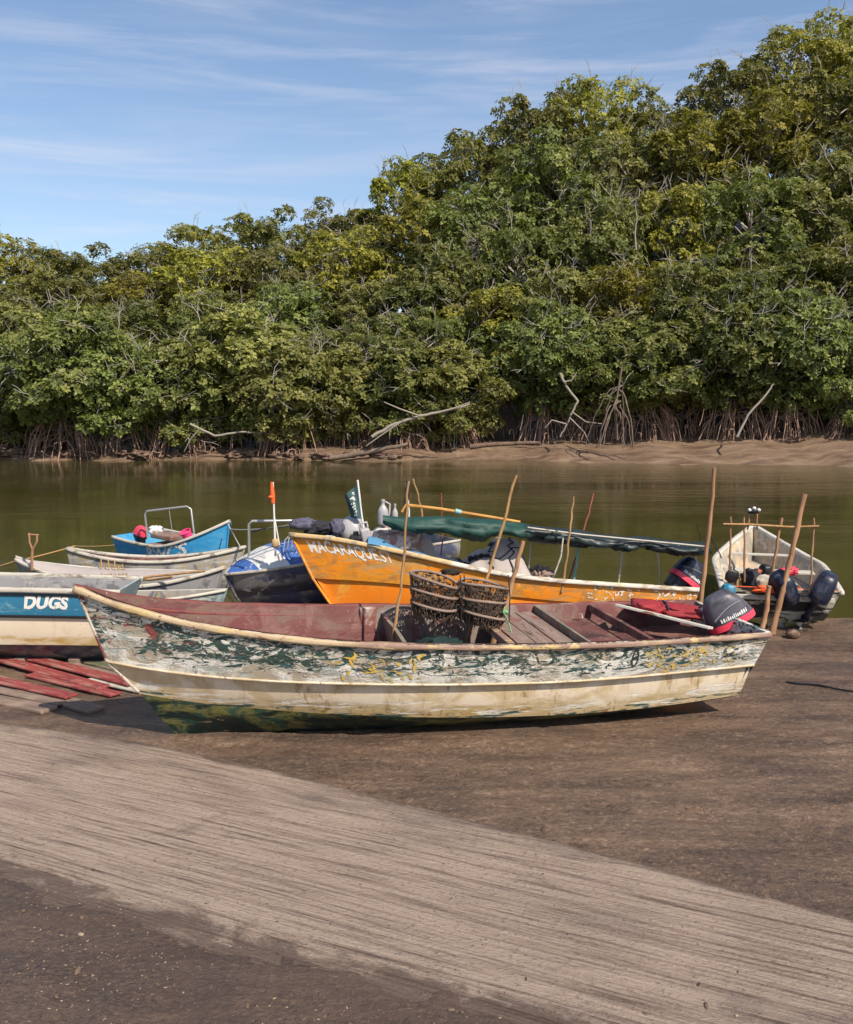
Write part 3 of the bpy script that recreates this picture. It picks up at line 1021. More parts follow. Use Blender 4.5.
thwart(2.92, 3.00, .80, 'rail', 1, .07, 'cross_beam')
thwart(3.06, 3.60, .77, 'bench', 3)
thwart(3.62, 3.66, .80, 'bulk', 1, .10, 'cross_beam')
thwart(4.22, 4.28, .80, 'redbrown', 1, .08, 'cross_beam')
b = MB(); b.grid(lambda u, v: Vector((3.68 + .52 * u, y_in(3.9) * .9 * (2 * v - 1), .70)), 4, 4); b.build('well_boards', mt['redbrown'], main)
b = MB(); b.grid(lambda u, v: Vector((4.3 + 1.1 * u, y_in(5.2) * .86 * (2 * v - 1), .60)), 4, 4); b.build('stern_boards', mt['redbrown'], main)
# faded lettering
scribble(H1, main, .34, .46, .38, .85, 26, 'letter_yellow', 1, .014)
scribble(H1, main, .80, .91, .15, .75, 22, 'letter_yellow', 2, .014)
n_ = MB()
ov = [(math.cos(q) * .028, math.sin(q) * .085) for q in [2 * PI * i / 20 for i in range(20)]]
def onhull(x, dz):   # point on the near strake at station x, dz below the gunwale as a fraction
    t = (x + .79) / 6.27
    return H1.surf(0, 1, t, dz, -1, .014, out=.005)
xo, vo = 4.10, .46
ring = [onhull(xo + a * 1.25, vo - c / .36 * 1.0) for a, c in ov] + [onhull(xo + a * .75, vo - c / .36 * .78) for a, c in ov]
n_.add(ring, [(i, (i + 1) % 20, 20 + (i + 1) % 20, 20 + i) for i in range(20)])
bar = [onhull(xo + a, vo + c) for a, c in ((-.02, -.03), (.02, -.03), (.02, .03), (-.02, .03))]
n_.add(bar, [(0, 1, 2, 3)])
n_.build('lettering', mt['letter_dark'], child(main, 'upper_strake'))

# loose board and red cushions at the stern
b = MB()
p0, p1 = W1(4.50, .36, .87), W1(5.0, -.26, .80)
q = MB(); q.rbox((0, 0, 0), (1.0, .13, .025), bev=.004)
o = q.build('loose_board', paint('chipped white board', (.62, .58, .50), [((.28, .17, .11), (4, 10, 10), .56, .05, .5, 1)], .6, .3))
o.location = (p0 + p1) / 2; o.rotation_euler = (R(-12), R(5), math.atan2(p1.y - p0.y, p1.x - p0.x))
tag(o, 'chipped white board lying askew across the stern of the peeling boat', 'board')
cs = empty('life_jacket', W1(4.95, .36, .80), (0, R(6), A1 - R(18)), 'dull red life jacket flopped over the white board near the stern', 'life jacket')
for k, (cx, sx) in enumerate(((-.20, .24), (.12, .36))):
    b = MB(); b.blob((cx, 0, .03), (sx * .66, .21, .050), None, 28, 16, .28, 3.2, .6, .5, seed=k * 3.3)
    b.build('padded_panel', mt['redcloth'], cs)
b = MB(); b.tube([(-.02, -.2, .07), (-.02, 0, .095), (-.02, .2, .07)], .012, 6); b.build('strap', mt['darkcloth'], cs)

# ------------------------------------------------------------------ outboard motors
def outboard(loc, yaw, tilt, sc, cowl, label, stripe='pink', roll=0.0, marks=True, leg=True, length=1.0):
    r = empty('outboard_motor', loc, (0, 0, 0), label, 'outboard motor', 'outboard motors on the boats')
    r.rotation_euler = (Matrix.Rotation(yaw, 3, 'Z') @ Matrix.Rotation(roll, 3, 'X') @ Matrix.Rotation(tilt, 3, 'Y')).to_euler()
    r.scale = (sc, sc, sc)
    b = MB()
    def cw(u, v):   # cowl: fore-aft long, flat bottomed, domed and tapered to the front
        th = 2 * PI * u; ph = PI / 2 * v
        e = .55
        sg = lambda x, k: math.copysign(abs(x) ** k, x)
        r_ = abs(math.cos(ph)) ** .42
        x = sg(math.cos(th), .7) * r_ * .30; y = sg(math.sin(th), .7) * r_ * .175
        z = math.sin(ph) ** 1.0 * .36
        x = x * (1 - .22 * z / .36) + .02 - .05 * z / .36
        z *= 1 + .16 * x
        return Vector((x, y, z + .04))
    b.grid(cw, 28, 12); b.grid(lambda u, v: cw(u, 0).lerp(Vector((0, 0, .03)), v), 28, 2)
    b.build('cowl', mt[cowl], r)
    b = MB(); b.grid(lambda u, v: Vector((cw(u, 0).x * 1.035, cw(u, 0).y * 1.04, -.035 + .085 * v)), 28, 2)
    b.grid(lambda u, v: Vector((cw(u, 0).x * 1.035, cw(u, 0).y * 1.04, -.035)).lerp(Vector((0, 0, -.035)), v), 28, 1)
    b.build('cowl_stripe', mt[stripe], r)
    if marks:
        for sd in (-1, 1):
            b = MB(); rr2 = random.Random(5)
            x = -.15
            while x < .20:
                w = rr2.uniform(.012, .026)
                hgt = rr2.uniform(.035, .055)
                y0 = lambda X, Z: sd * (.175 * (1 - (abs(X) / .31) ** 3) ** .45 * (math.sqrt(max(0, 1 - (min(Z, .38) / .40) ** 2)) ** .42) + .006)
                z0 = .075
                b.add([(x, y0(x, z0), z0), (x + w, y0(x + w, z0), z0), (x + w * .9, y0(x + w, z0 + hgt), z0 + hgt), (x + .004, y0(x, z0 + hgt), z0 + hgt)], [(0, 1, 2, 3)])
                x += w + rr2.uniform(.006, .012)
            b.build('lettering', mt['white'], child(r, 'cowl'))
        for sd in (-1, 1):
            b = MB()
            pts = [(-.22 + .4 * i / 8, sd * (.172 - .012 * (i / 8)), .14 + .10 * math.sin(i / 8 * PI * .6)) for i in range(9)]
            b.tube(pts, .0045, 5)
            b.build('trim_line', mt['greybuoy'], child(r, 'cowl'))
    b = MB(); b.rbox((-.20, 0, -.12), (.09, .16, .26), bev=.015); b.build('clamp_bracket', mt['black'], r)
    if leg:
        b = MB()
        prof = [(-.02, .15), (-.22, .12), (-.55, .075), (-.72, .055), (-.80, .02)]
        def lg(u, v):
            k = v * (len(prof) - 1); i = min(int(k), len(prof) - 2); f = k - i
            z = prof[i][0] + (prof[i + 1][0] - prof[i][0]) * f; w = prof[i][1] + (prof[i + 1][1] - prof[i][1]) * f
            return Vector((math.cos(2 * PI * u) * w * 1.3 - .02, math.sin(2 * PI * u) * w * .55, z))
        b.grid(lg, 16, 14); b.build('leg', mt[cowl if cowl != 'pink' else 'black'], r)
        b = MB(); b.blob((.03, 0, -.66), (.17, .042, .042), None, 14, 8); b.rbox((.0, 0, -.52), (.3, .15, .012), bev=.004)
        b.add([(-.06, 0, -.68), (.10, 0, -.68), (.07, .004, -.86), (-.0, .004, -.86), (-.06, -.004, -.68), (.10, -.004, -.68)], [(0, 1, 2, 3), (4, 3, 2, 5)])
        b.build('gearcase', mt['black'], child(r, 'leg'))
        b = MB()
        for k in range(3):
            q0 = 2 * PI * k / 3
            b.grid(lambda u, v: Vector((.20 + .03 * (v - .5) * u, math.cos(q0 + (v - .5) * 1.1 * u ** .5) * (.02 + .10 * u), -.66 + math.sin(q0 + (v - .5) * 1.1 * u ** .5) * (.02 + .10 * u))), 5, 4)
        b.tube([(.17, 0, -.66), (.24, 0, -.66)], .022, 8)
        b.build('propeller', mt['steel'], child(r, 'leg'))
        child(r, 'leg').scale = (1, 1, length)
    return r


outboard(W1(5.46, .0, .765), A1 - R(8), R(-26), .80, 'cowl', 'dark grey outboard motor with pink stripe tilted on the peeling boat', length=.62)

# ------------------------------------------------------------------ poles, baskets in the front boat
def stick(name, p0, p1, r0, r1, m, label, cat='pole', group='poles standing among the boats', bend=.02, knots=True, seed=0):
    rr3 = random.Random(seed + int(abs(p0[0]) * 100))
    p0, p1 = Vector(p0), Vector(p1)
    d = p1 - p0
    n = 14
    lat = d.normalized().orthogonal()
    lat2 = d.normalized().cross(lat)
    pts, rs = [], []
    for i in range(n + 1):
        u = i / n
        wob = math.sin(u * PI) * bend
        pts.append(d * u + lat * (wob + rr3.uniform(-.006, .006)) + lat2 * rr3.uniform(-.006, .006))
        rs.append((r0 + (r1 - r0) * u) * (1 + (rr3.uniform(-.10, .14) if knots else 0)))
    mb = MB(); mb.tube(pts, rs, 9)
    o = mb.build(name, mt[m])
    o.location = p0
    return tag(o, label, cat, group)


stick('pole', W1(1.93, -.05, .45), at(408, 481, 8.42), .015, .011, 'bamboo', 'thin pale pole rising beside the left net basket in the peeling boat', seed=1, bend=.035)
stick('pole', W1(2.90, .02, .45), at(523, 541, 8.7), .024, .021, 'pole', 'short brown post beside the right net basket in the peeling boat', seed=2)
stick('pole', W1(2.85, .55, .55), at(516, 475, 9.25), .016, .014, 'bamboo', 'slender tan pole leaning right behind the net baskets', seed=3)
o1 = at(697, 596, 10.15); o1.z = g0(10.15)
pbase = at(694, 650, 10.15)
stick('pole', pbase, at(715, 468, 10.15), .030, .020, 'pole', 'tallest brown pole standing by the orange boat stern', seed=4)
stick('pole', at(772, 634, 12.2), at(805, 494, 12.4), 0.040, .034, 'pole', 'thick brown pole leaning in front of the white boat', seed=5)
stick('pole', at(760, 640, 10.6), at(769, 586, 10.7), .030, .026, 'pole', 'short stout stick just right of the grey pink striped motor', seed=6)


def basket(loc, rad, tilt, seed, label, squash=1.0, open_net=False):
    rr4 = random.Random(seed)
    r = empty('net_basket', loc, tilt, label, 'basket', 'net baskets stacked in the front boat')
    b = MB()
    ring = lambda R_, z, w: [(R_ * math.cos(q) * (1 + w * math.sin(3 * q + seed)), squash * R_ * math.sin(q) * (1 + w * math.sin(3 * q + seed)), z + .012 * math.sin(2 * q + seed)) for q in [2 * PI * i / 28 for i in range(29)]]
    b.tube(ring(rad, 0, .03), .014, 7)
    b.build('hoop', mt['hoop'], r)
    b = MB()
    def bag(u, v):
        q = 2 * PI * u; k = rad * (1 - .30 * v ** 1.6) * (1 + .03 * math.sin(9 * q))
        sag = .11 * v + .015 * math.sin(5 * q + seed) * v
        return Vector((math.cos(q) * k, squash * math.sin(q) * k, -sag))
    nu_, nv_ = 40, 6
    for i in range(nu_):          # a coarse knotted net: strips of twine with holes between
        for j in range(nv_):
            if rr4.random() < (.62 if open_net else .30): continue
            u0, u1, v0, v1 = i / nu_, (i + rr4.uniform(.75, 1.0)) / nu_, j / nv_, (j + rr4.uniform(.7, 1.0)) / nv_
            b.add([bag(u0, v0), bag(u1, v0), bag(u1, v1), bag(u0, v1)], [(0, 1, 2, 3)])
    if not open_net:
        b.grid(lambda u, v: bag(u, 1) * 1.0 + (Vector((0, 0, bag(u, 1).z)) - bag(u, 1)) * v, 24, 2)
    b.build('net_bag', mt['net'], r)
    b = MB()
    for k in range(260):
        q = rr4.uniform(0, 2 * PI); z = -rr4.uniform(.0, .10)
        R0 = rad * (1 - .24 * (-z / .13)) + .008
        q2 = q + rr4.uniform(-.16, .16); z2 = max(-.19, z - rr4.uniform(.02, .10))
        R2 = rad * (1 - .24 * (-z2 / .13)) + .012
        qm, zm_ = (q + q2) / 2 + rr4.uniform(-.03, .03), (z + z2) / 2
        b.tube([(math.cos(a) * rad_ * 1.0, squash * math.sin(a) * rad_, zz) for a, rad_, zz in ((q, R0, z), (qm, (R0 + R2) / 2 + .012, zm_), (q2, R2, z2))], .0036, 4, cap=False)
    b.build('mesh_strands', mt['strand'], child(r, 'net_bag'))
    return r


WHICH = ['top', 'middle', 'bottom']
for k in range(3):
    c = at(436, 579 + 12 * k, 8.62)
    basket(c, .245, (R(2 + 4 * k), R(17 - k * 6), .3 * k), 11 + k, 'grey brown net basket at the %s of the left hanging stack' % WHICH[k], .85, k == 0)
for k in range(3):
    c = at(482 + (k == 0) * 2, 584 + 13 * k, 8.66)
    basket(c, .27, (R(6 + 4 * k), R(10 - k * 8), .4 * k + 1), 31 + k, 'grey brown net basket at the %s of the right hanging stack' % WHICH[k], .85, k == 0)
for sx, lb in ((410, 'dark cord at the left edge of the left basket stack'), (460, 'dark cord at the right edge of the left basket stack'), (464, 'dark cord at the left edge of the right basket stack'), (508, 'dark cord at the right edge of the right basket stack')):
    b = MB(); a0 = at(sx, 575, 8.5); b.tube([q_ - a0 for q_ in (a0, at(sx + 2, 596, 8.46), at(sx + 1, 622, 8.5))], .006, 5)
    o = b.build('hanging_cord', mt['net']); o.location = a0; tag(o, lb, 'cord', 'cords holding the net baskets')
b = MB(); b.blob((0, 0, 0), (.10, .05, .03), None, 14, 8, .5, 4, seed=4)
o = b.build('cord_knot', mt['net']); o.location = at(452, 572, 8.55); tag(o, 'dark knotted bundle of cord above the left basket stack', 'knot')
b = MB(); b.blob(W1(2.45, .02, .66), (.22, .26, .08), Matrix.Rotation(A1, 3, 'Z'), 30, 16, .5, 2.5, seed=8)
tag(b.build('green_net', plain('dark teal net heap', (.010, .036, .034), .8, .5, 20, .8)), 'dark teal net heap lying under the net baskets', 'net')
b = MB(); pt_ = [at(505, 606, 8.6), at(503, 612, 8.57), at(507, 618, 8.55), at(510, 628, 8.55), at(514, 640, 8.5)]
b.tube(pt_, .007, 6); b.blob(at(505, 612, 8.6), (.03, .03, .025), None, 12, 8, .4, 3)
tag(b.build('tied_rope', plain('light green cord', (.16, .34, .16), .7, .2)), 'light green cord tied round the short brown post', 'cord')

# ------------------------------------------------------------------ orange boat with an awning
H2 = Hull([table_level(-.80, 4.60, .78, .59, 2.2, .88, [(-.80, 1.385), (-.33, 1.345), (.14, 1.268), (.61, 1.178), (1.08, 1.08), (1.55, .99), (2.02, .922), (2.5, .88), (3.0, .855), (3.8, .82), (4.6, .79)]),
           table_level(-.50, 4.50, .68, .59, 2.2, .88, [(-.5, .815), (0, .80), (.4, .78), (.8, .75), (1.23, .71), (1.67, .67), (2.5, .60), (3.4, .55), (4.6, .50)]),
           table_level(-.22, 4.42, .56, .59, 2.0, .9, [(-.3, .43), (.4, .42), (1.0, .39), (2, .31), (3, .25), (4.6, .20)]),
           table_level(-.0, 4.4, .03, .1, 1, 1, [(0, .02), (.4, 0), (5, 0)])])
O_ROT = (R(-9.5), R(3.6), R(13))
O_LOC = (-.98, 11.50, -.10)
ob = boat('awning_boat', 'orange open boat with white painted name and dark awning behind the peeling boat', H2, O_LOC, O_ROT,
          dict(upper='orange', lower='orange_low', bottom='orange_low', rail='tanrail', inside='greyhull2', thwart='greyplank', stem='orange', transom='orange'),
          rim=(.065, .06), thwarts=((.55, .2, .22), (.75, .2, .22)), lap=.035, nt=60)
MO = Matrix.Translation(O_LOC) @ __import__('mathutils').Euler(O_ROT).to_matrix().to_4x4()
hull_text(H2, ob, 'MACARAQUE.ST', .026, .215, .13, .20, bold=.022, bulge=.012, slope=-.02, jit=.012)
scribble(H2, ob, .69, .83, .18, .85, 34, 'letter_worn', 3, .012)
scribble(H2, ob, .86, .985, .12, .85, 36, 'letter_worn', 4, .012)


def gpt(px, py, Y): return at(px, py, Y)


# awning: sagging bundled cloth on a yellow bamboo and thin posts
aw = empty('boat_awning', at(545, 535, 11.7), (0, 0, 0), 'dark green and black rolled awning cloth stretched above the orange boat', 'awning')
AO = Vector(aw.location)
def awn_line(u):
    px = tab([(0, 383), (.2, 450), (.36, 500), (.5, 545), (.62, 585), (.8, 645), (1, 706)], u)
    py = tab([(0, 519), (.2, 525), (.36, 527), (.5, 531), (.62, 536), (.8, 541), (1, 546)], u)
    return at(px, py, 11.65 + .6 * u) - AO
def awn(u, v, k):
    c = awn_line(u)
    wid = tab([(0, .08), (.1, .17), (.5, .22), (1, .28)], u)
    th = tab([(0, .05), (.15, .115), (.32, .125), (.42, .09), (.55, .085), (.7, .07), (.85, .065), (1, .05)], u)
    q = 2 * PI * v
    p = Vector((0, math.cos(q) * wid, math.sin(q) * th))
    n = mnoise.fractal(Vector((u * 9 + k, math.cos(q) * 1.2, math.sin(q) * 1.2)), .8, 2, 4)
    return c + p * (1 + .45 * n) + Vector((0, 0, -.03 * abs(math.sin(u * PI * 5)) - .045 * max(0, n)))
b = MB(); b.grid(lambda u, v: awn(u * .45, v, 0), 60, 22); b.build('green_cloth', mt['greencloth'], aw)
b = MB(); b.grid(lambda u, v: awn(.43 + u * .57, v, 0), 70, 22); b.build('black_cloth', mt['blackcloth'], aw)
b = MB()
for i in range(7):
    u = (.52, .60, .84, .9, .95, .72, .56)[i]
    c = awn_line(u) + Vector((0, -.2, -.03))
    b.blob(c + Vector((0, 0, -.03)), (.13 + .03 * (i % 3), .05, .05 + .016 * (i % 2)), None, 14, 8, .6, 3, seed=i * 1.7)
b.build('hanging_fold', mt['blackcloth'], aw)
b = MB(); b.tube([awn_line(.44) + Vector((0, -.25, .055)), awn_line(.6) + Vector((0, -.27, .05)), awn_line(.8) + Vector((0, -.30, .045)), awn_line(.98) + Vector((0, -.28, .03))], .011, 7)
b.build('edge_batten', mt['greyrail'], aw)
b = MB(); b.tube([at(402, 512, 11.1) - AO, at(406, 505, 11.1) - AO, at(440, 509, 11.15) - AO, at(490, 517, 11.25) - AO, at(520, 522, 11.3) - AO], [.018, .022, .021, .02, .016], 8)
b.build('ridge_bamboo', mt['yellowpole'], aw)
b = MB(); b.tube([at(455, 511, 11.16) - AO, at(461, 512.5, 11.17) - AO], .032, 8); b.build('tape_wrap', mt['tealpole'], aw)
for (x0, y0, x1, y1, Y, r_, m) in ((527, 586, 531, 530, 12.0, .010, 'steel'), (617, 592, 623, 538, 12.2, .015, 'whiterail'), (661, 594, 656, 545, 12.4, .011, 'steel'),
                                   (686, 590, 690, 549, 12.4, .012, 'whiterail'), (692, 590, 696, 549, 12.4, .011, 'steel'), (572, 590, 579, 540, 12.1, .017, 'tealpole')):
    b = MB(); b.tube([at(x0, y0, Y) - AO, at((x0 + x1) / 2 + .8, (y0 + y1) / 2, Y) - AO, at(x1, y1, Y) - AO], r_, 7); b.build('awning_post', mt[m], aw)
b = MB(); b.tube([at(549, 586, 11.7) - AO, at(556, 570, 11.7) - AO, at(561, 556, 11.7) - AO, at(563, 538, 11.7) - AO], .012, 7); b.build('awning_post', mt['whiterail'], aw)
stick('pole', at(562, 592, 11.5), at(573.5, 497, 11.5), .018, .012, 'bamboo', 'pale straight pole poking above the middle of the black awning', seed=7, bend=.005)
stick('pole', at(567, 588, 12.3), at(594, 493, 12.5), .016, .010, 'redpole', 'thin red brown stick leaning right above the black awning', seed=8, bend=.01)
stick('pole', at(441, 555, 12.2), at(441, 493, 12.2), .010, .008, 'redpole', 'thin reddish stick behind the green awning cloth', seed=9)
stick('pole', at(418, 556, 12.0), at(413, 479, 12.0), .018, .012, 'bamboo', 'curved pale stick near the left end of the green awning', seed=10, bend=.08)
stick('pole', at(409, 548, 11.9), at(406, 483, 11.9), .012, .010, 'whitemetal', 'white tube holding a dark slotted panel near the green awning', seed=11)
b = MB(); b.rbox((0, 0, 0), (.06, .02, .36), bev=.008)
for k in range(4): b.rbox((.0, -.013, -.12 + .08 * k), (.03, .006, .03), bev=.002)
o = b.build('slotted_panel', mt['darkcloth']); o.location = at(407, 494, 11.86); o.rotation_euler = (0, R(8), 0)
tag(o, 'narrow dark slotted panel fixed on the white tube', 'panel')
for (x0, y0, x1, y1, lb) in ((704, 553, 697, 524, 'short thin black rod behind the right end of the awning'), (722, 558, 708, 530, 'thin black rod leaning left between awning and white boat')):
    stick('rod', at(x0, y0, 12.6), at(x1, y1, 12.6), .008, .006, 'black', lb, 'rod', 'thin rods by the orange stern', 0, False)
outboard(at(684, 580, 12.35), R(8), R(38), .80, 'navy', 'navy outboard motor with pink panel on the orange boat stern', roll=R(-8))

# gear in the bow of the orange boat
def lump(name, px, py, Y, r, m, label, cat, amp=.35, freq=2.2, seed=0.0, rot=0.0, e=(.8, .8), group=None):
    b = MB(); b.blob((0, 0, 0), r, Matrix.Rotation(rot, 3, 'Z'), 30, 18, amp, freq, *e, seed=seed)
    o = b.build(name, mt[m]); o.location = at(px, py, Y)
    return tag(o, label, cat, group)


lump('cloth_bundle', 303, 524, 11.75, (.15, .13, .075), 'purplecloth', 'slate purple cloth bundle nearest the orange bow tip', 'cloth', .4, 2.6, 1)
lump('cloth_bundle', 322, 528, 11.8, (.20, .16, .08), 'darkcloth', 'dark crumpled cloth bundle between purple bundles in the orange bow', 'cloth', .5, 2.6, 2)
lump('cloth_bundle', 337, 528, 11.7, (.085, .08, .11), 'purplecloth', 'upright slate purple cloth roll in the orange bow', 'cloth', .35, 2.6, 3)
b = MB(); b.blob((0, 0, 0), (.19, .17, .21), None, 24, 16, .05, 1.5); b.tube([(-.05, 0, .2), (0, 0, .235), (.05, 0, .2)], .012, 6)
o = b.build('round_buoy', mt['greybuoy']); o.location = at(352, 532, 11.9)
tag(o, 'round pale grey buoy in the orange bow below the flag', 'buoy')
b = MB(); b.rbox((0, 0, 0), (.17, .22, .24), bev=.035, seg=3); b.rbox((.0, 0, .14), (.07, .05, .05), bev=.01)
o = b.build('jerry_can', mt['black']); o.location = at(356, 544, 11.62); tag(o, 'small black can wedged beside the grey buoy', 'jerry can')
b = MB(); b.rbox((0, 0, 0), (.13, .10, .40), bev=.03, seg=3); b.tube([(-.05, 0, .2), (-.05, 0, .27), (.05, 0, .27), (.05, 0, .2)], .014, 6)
o = b.build('grey_crate', mt['greybuoy']); o.location = at(367, 543, 11.6); o.rotation_euler = (R(4), R(-12), .3)
tag(o, 'narrow pale grey container leaning below the flag pole', 'container')
lump('blanket', 392, 541, 12.0, (.36, .30, .17), 'blanket', 'patterned pinkish blanket heaped in the orange bow', 'blanket', .3, 2.4, 5)
b = MB(); b.grid(lambda u, v: Vector((-.36 + .78 * u, -.16 + .4 * v, .12 - .27 * u + .06 * math.sin(v * PI) + .02 * math.sin(u * 9))), 16, 8)
b.grid(lambda u, v: Vector((-.36 + .78 * u, -.16 + .4 * v, .09 - .27 * u + .02 * math.sin(u * 9))), 16, 8)
o = b.build('blue_sheet', mt['bluetarp']); o.location = at(397, 551, 11.45); tag(o, 'pale blue sheet spread along the orange gunwale', 'sheet')
for k, (px, py, r_, hh, lb) in enumerate(((383, 513, .07, .15, 'taller white plastic jug standing above the blanket'), (395, 515, .04, .12, 'slim white plastic bottle beside the white jug'))):
    b = MB(); b.grid(lambda u, v: Vector((math.cos(2 * PI * u) * r_ * tab([(0, .9), (.1, 1), (.6, .95), (.78, .6), (.86, .35), (1, .33)], v), math.sin(2 * PI * u) * r_ * .8 * tab([(0, .9), (.1, 1), (.6, .95), (.78, .6), (.86, .35), (1, .33)], v), -hh + 2 * hh * v)), 16, 14)
    b.tube([(0, 0, hh), (0, 0, hh + .03)], r_ * .4, 8)
    if k == 0: b.tube([(.03, 0, .15), (.09, 0, .12), (.085, 0, .0), (.07, 0, -.05)], .013, 6)
    o = b.build('plastic_jug', mt['greybuoy']); o.location = at(px, py, 11.95); tag(o, lb, 'jug', 'white jugs on the blanket')
# flag
fl = empty('flag', at(368, 560, 11.75), (0, 0, 0), 'dark teal flag with pale lettering on a white pole in the orange bow', 'flag')
FO = Vector(fl.location)
b = MB(); b.tube([Vector((0, 0, 0)), at(363, 525, 11.75) - FO, at(357.5, 480, 11.75) - FO], [.016, .015, .013], 8); b.build('flag_pole', mt['whitemetal'], fl)
def flagp(u, v):
    a = at(358.3 + 5.5 * v, 484 + 35 * v, 11.74); b_ = at(344.5 + 6.5 * v, 495 + 23 * v, 11.74)
    p = a.lerp(b_, u); p.y += .05 * math.sin(u * 6 + v * 2) * u
    return p - FO
b = MB(); b.grid(flagp, 14, 14); b.grid(lambda u, v: flagp(u, v) + Vector((0, .006, 0)), 14, 14); b.build('flag_cloth', mt['flag'], fl)
b = MB(); rr8 = random.Random(4)
for k in range(13):
    v0 = .12 + .06 * k; u0 = .40 + rr8.uniform(-.05, .05); u1 = u0 + rr8.uniform(.12, .30); dv = rr8.uniform(-.04, .04)
    b.add([flagp(u0, v0) + Vector((0, -.006, 0)), flagp(u1, v0 + dv) + Vector((0, -.006, 0)), flagp(u1, v0 + dv + .03) + Vector((0, -.006, 0)), flagp(u0, v0 + .03) + Vector((0, -.006, 0))], [(0, 1, 2, 3)])
b.build('lettering', mt['letter_worn'], child(fl, 'flag_cloth'))
# tarp covered heap amidships
hp = empty('tarp_heap', at(478, 565, 12.1), (0, 0, 0), 'grey tarpaulin draped over a ridged heap amidships in the orange boat', 'tarpaulin')
def heap(u, v):
    x = -.72 + 1.44 * u; y = -.30 + .8 * v
    ridge = tab([(0, .04), (.12, .20), (.3, .17), (.55, .30), (.72, .48), (.86, .40), (1, .0)], u)
    z = ridge * (1 - abs(2 * v - 1) ** 2.2) + .05 * mnoise.fractal(Vector((x * 2.4, y * 3, 3)), .7, 2, 4) + .02 * math.sin(u * 30)
    return Vector((x, y, z - .12))
b = MB(); b.grid(heap, 50, 26); b.build('tarp_cover', mt['greycloth'], hp)
b = MB()
for uu in (.33, .62, .80):
    b.tube([heap(uu + .03 * math.sin(9 * k), k / 14) + Vector((0, -.0, .014)) for k in range(15)], .010, 5)
b.tube([heap(k / 16, .22 + .1 * math.sin(k)) + Vector((0, 0, .014)) for k in range(17)], .008, 5)
b.build('lashing', mt['black'], hp)
b = MB()
for k in range(5):
    b.blob(heap(.38 + .05 * k, .25 + .05 * (k % 2)) + Vector((0, -.02, .02)), (.035, .02, .045 - .006 * k), None, 10, 8, .8, 3, seed=k)
b.build('dark_rag', mt['darkcloth'], hp)
lump('net_pile', 541, 576, 12.2, (.16, .2, .10), 'hoop', 'brown net pile behind the grey tarpaulin heap', 'net', .7, 3.5, 9)
b = MB(); b.rbox((0, 0, 0), (.30, .03, .30), bev=.01); b.rbox((0, -.022, 0), (.03, .015, .28), bev=.004)
o = b.build('leaning_board', mt['greycloth']); o.location = at(424, 552, 12.0); o.rotation_euler = (R(-15), R(-24), .2); tag(o, 'grey panel leaning between blanket and tarpaulin heap', 'board')

# ------------------------------------------------------------------ the boats on the left
HD = generic(6.4, .44, 1.25, 1.0, .95, st=.92, kr=.66, cr=.30, Bk=.93, Bc=.80)
du = boat('striped_boat', 'blue and cream boat with white DUGS lettering at the left edge', HD, (-3.50 - .87 * 6.4, 10.78, -.115), (0, 0, R(-1)),
          dict(upper='dugsblue', lower='dugscream', bottom='blackhull', rail='greyrail', inside='greyhull2', thwart='greyplank', transom='paleteal'), lap=.015, thwarts=((.8, .2, .25),), nt=60)
hull_text(HD, du, 'DUGS', .833, .914, .24, .165, bold=.05, bulge=.012, l=(0, 1))
b = MB(); b.sweep(HD.side_path(1, -1, 50, .0, -.008), SEC(.02, .03)); b.sweep(HD.side_path(0, -1, 50, -.075, -.006), SEC(.02, .02)); b.build('black_stripe', mt['black'], du)

def flip(px, py, Y): return at(px, py, Y)
# slim pale teal skiff, bow right
p = at(226, 589, 12.4)
hs = generic(3.0, .38, .78, .68, .66, st=.7, kr=.6, cr=.2)
boat('slim_skiff', 'slim pale teal skiff with white rim behind the large bow', hs, (p.x - .13 * 3.0, 12.4, p.z - .78), (0, 0, PI + R(1)),
     dict(upper='paleteal', lower='paleteal', bottom='paleteal', rail='whiterail', inside='greyhull', thwart='greyplank'), lap=0, rim=(.04, .035), thwarts=((.4, .1, .3),))
# low grey rowing boat with white rim, bow right
p = at(224, 566, 13.35)
hs = generic(2.9, .30, .88, .62, .60, tm=.6, p=1.9, st=.5, kr=.55, cr=.2)
b5 = boat('low_rowboat', 'low grey rowing boat with white rim and rounded bow', hs, (p.x - .13 * 2.9, 13.35, p.z - .88), (0, 0, PI - R(4)),
     dict(upper='greyhull2', lower='greyhull2', bottom='greyhull2', rail='whiterail', inside='greyhull2', thwart='greyplank'), lap=0, rim=(.055, .05), thwarts=((.35, .12, .2), (.65, .12, .2)))
# grey boat under a cover at far left, bow left
p = at(15, 559, 14.3)
hs = generic(3.2, .5, .88, .64, .62, st=.8, kr=.55, cr=.2)
b3 = boat('covered_boat', 'pale grey boat with flat grey cover and white rim at the left', hs, (p.x + .13 * 3.2, 14.3, p.z - .88), (0, 0, R(-3)),
     dict(upper='greyhull', lower='greyhull', bottom='greyhull2', rail='whiterail', inside='greyhull2', thwart='greyplank'), lap=0, rim=(.05, .045))
b = MB(); b.grid(lambda u, v: Vector((hs.pt(0, u, 1).x, (2 * v - 1) * max(0, hs.pt(0, u, 1).y - .03), hs.pt(0, u, 1).z + .05 * (1 - abs(2 * v - 1)) + .012 * mnoise.noise(Vector((u * 9, v * 5, 1))))), 30, 10)
b.build('flat_cover', mt['greycloth'], b3)
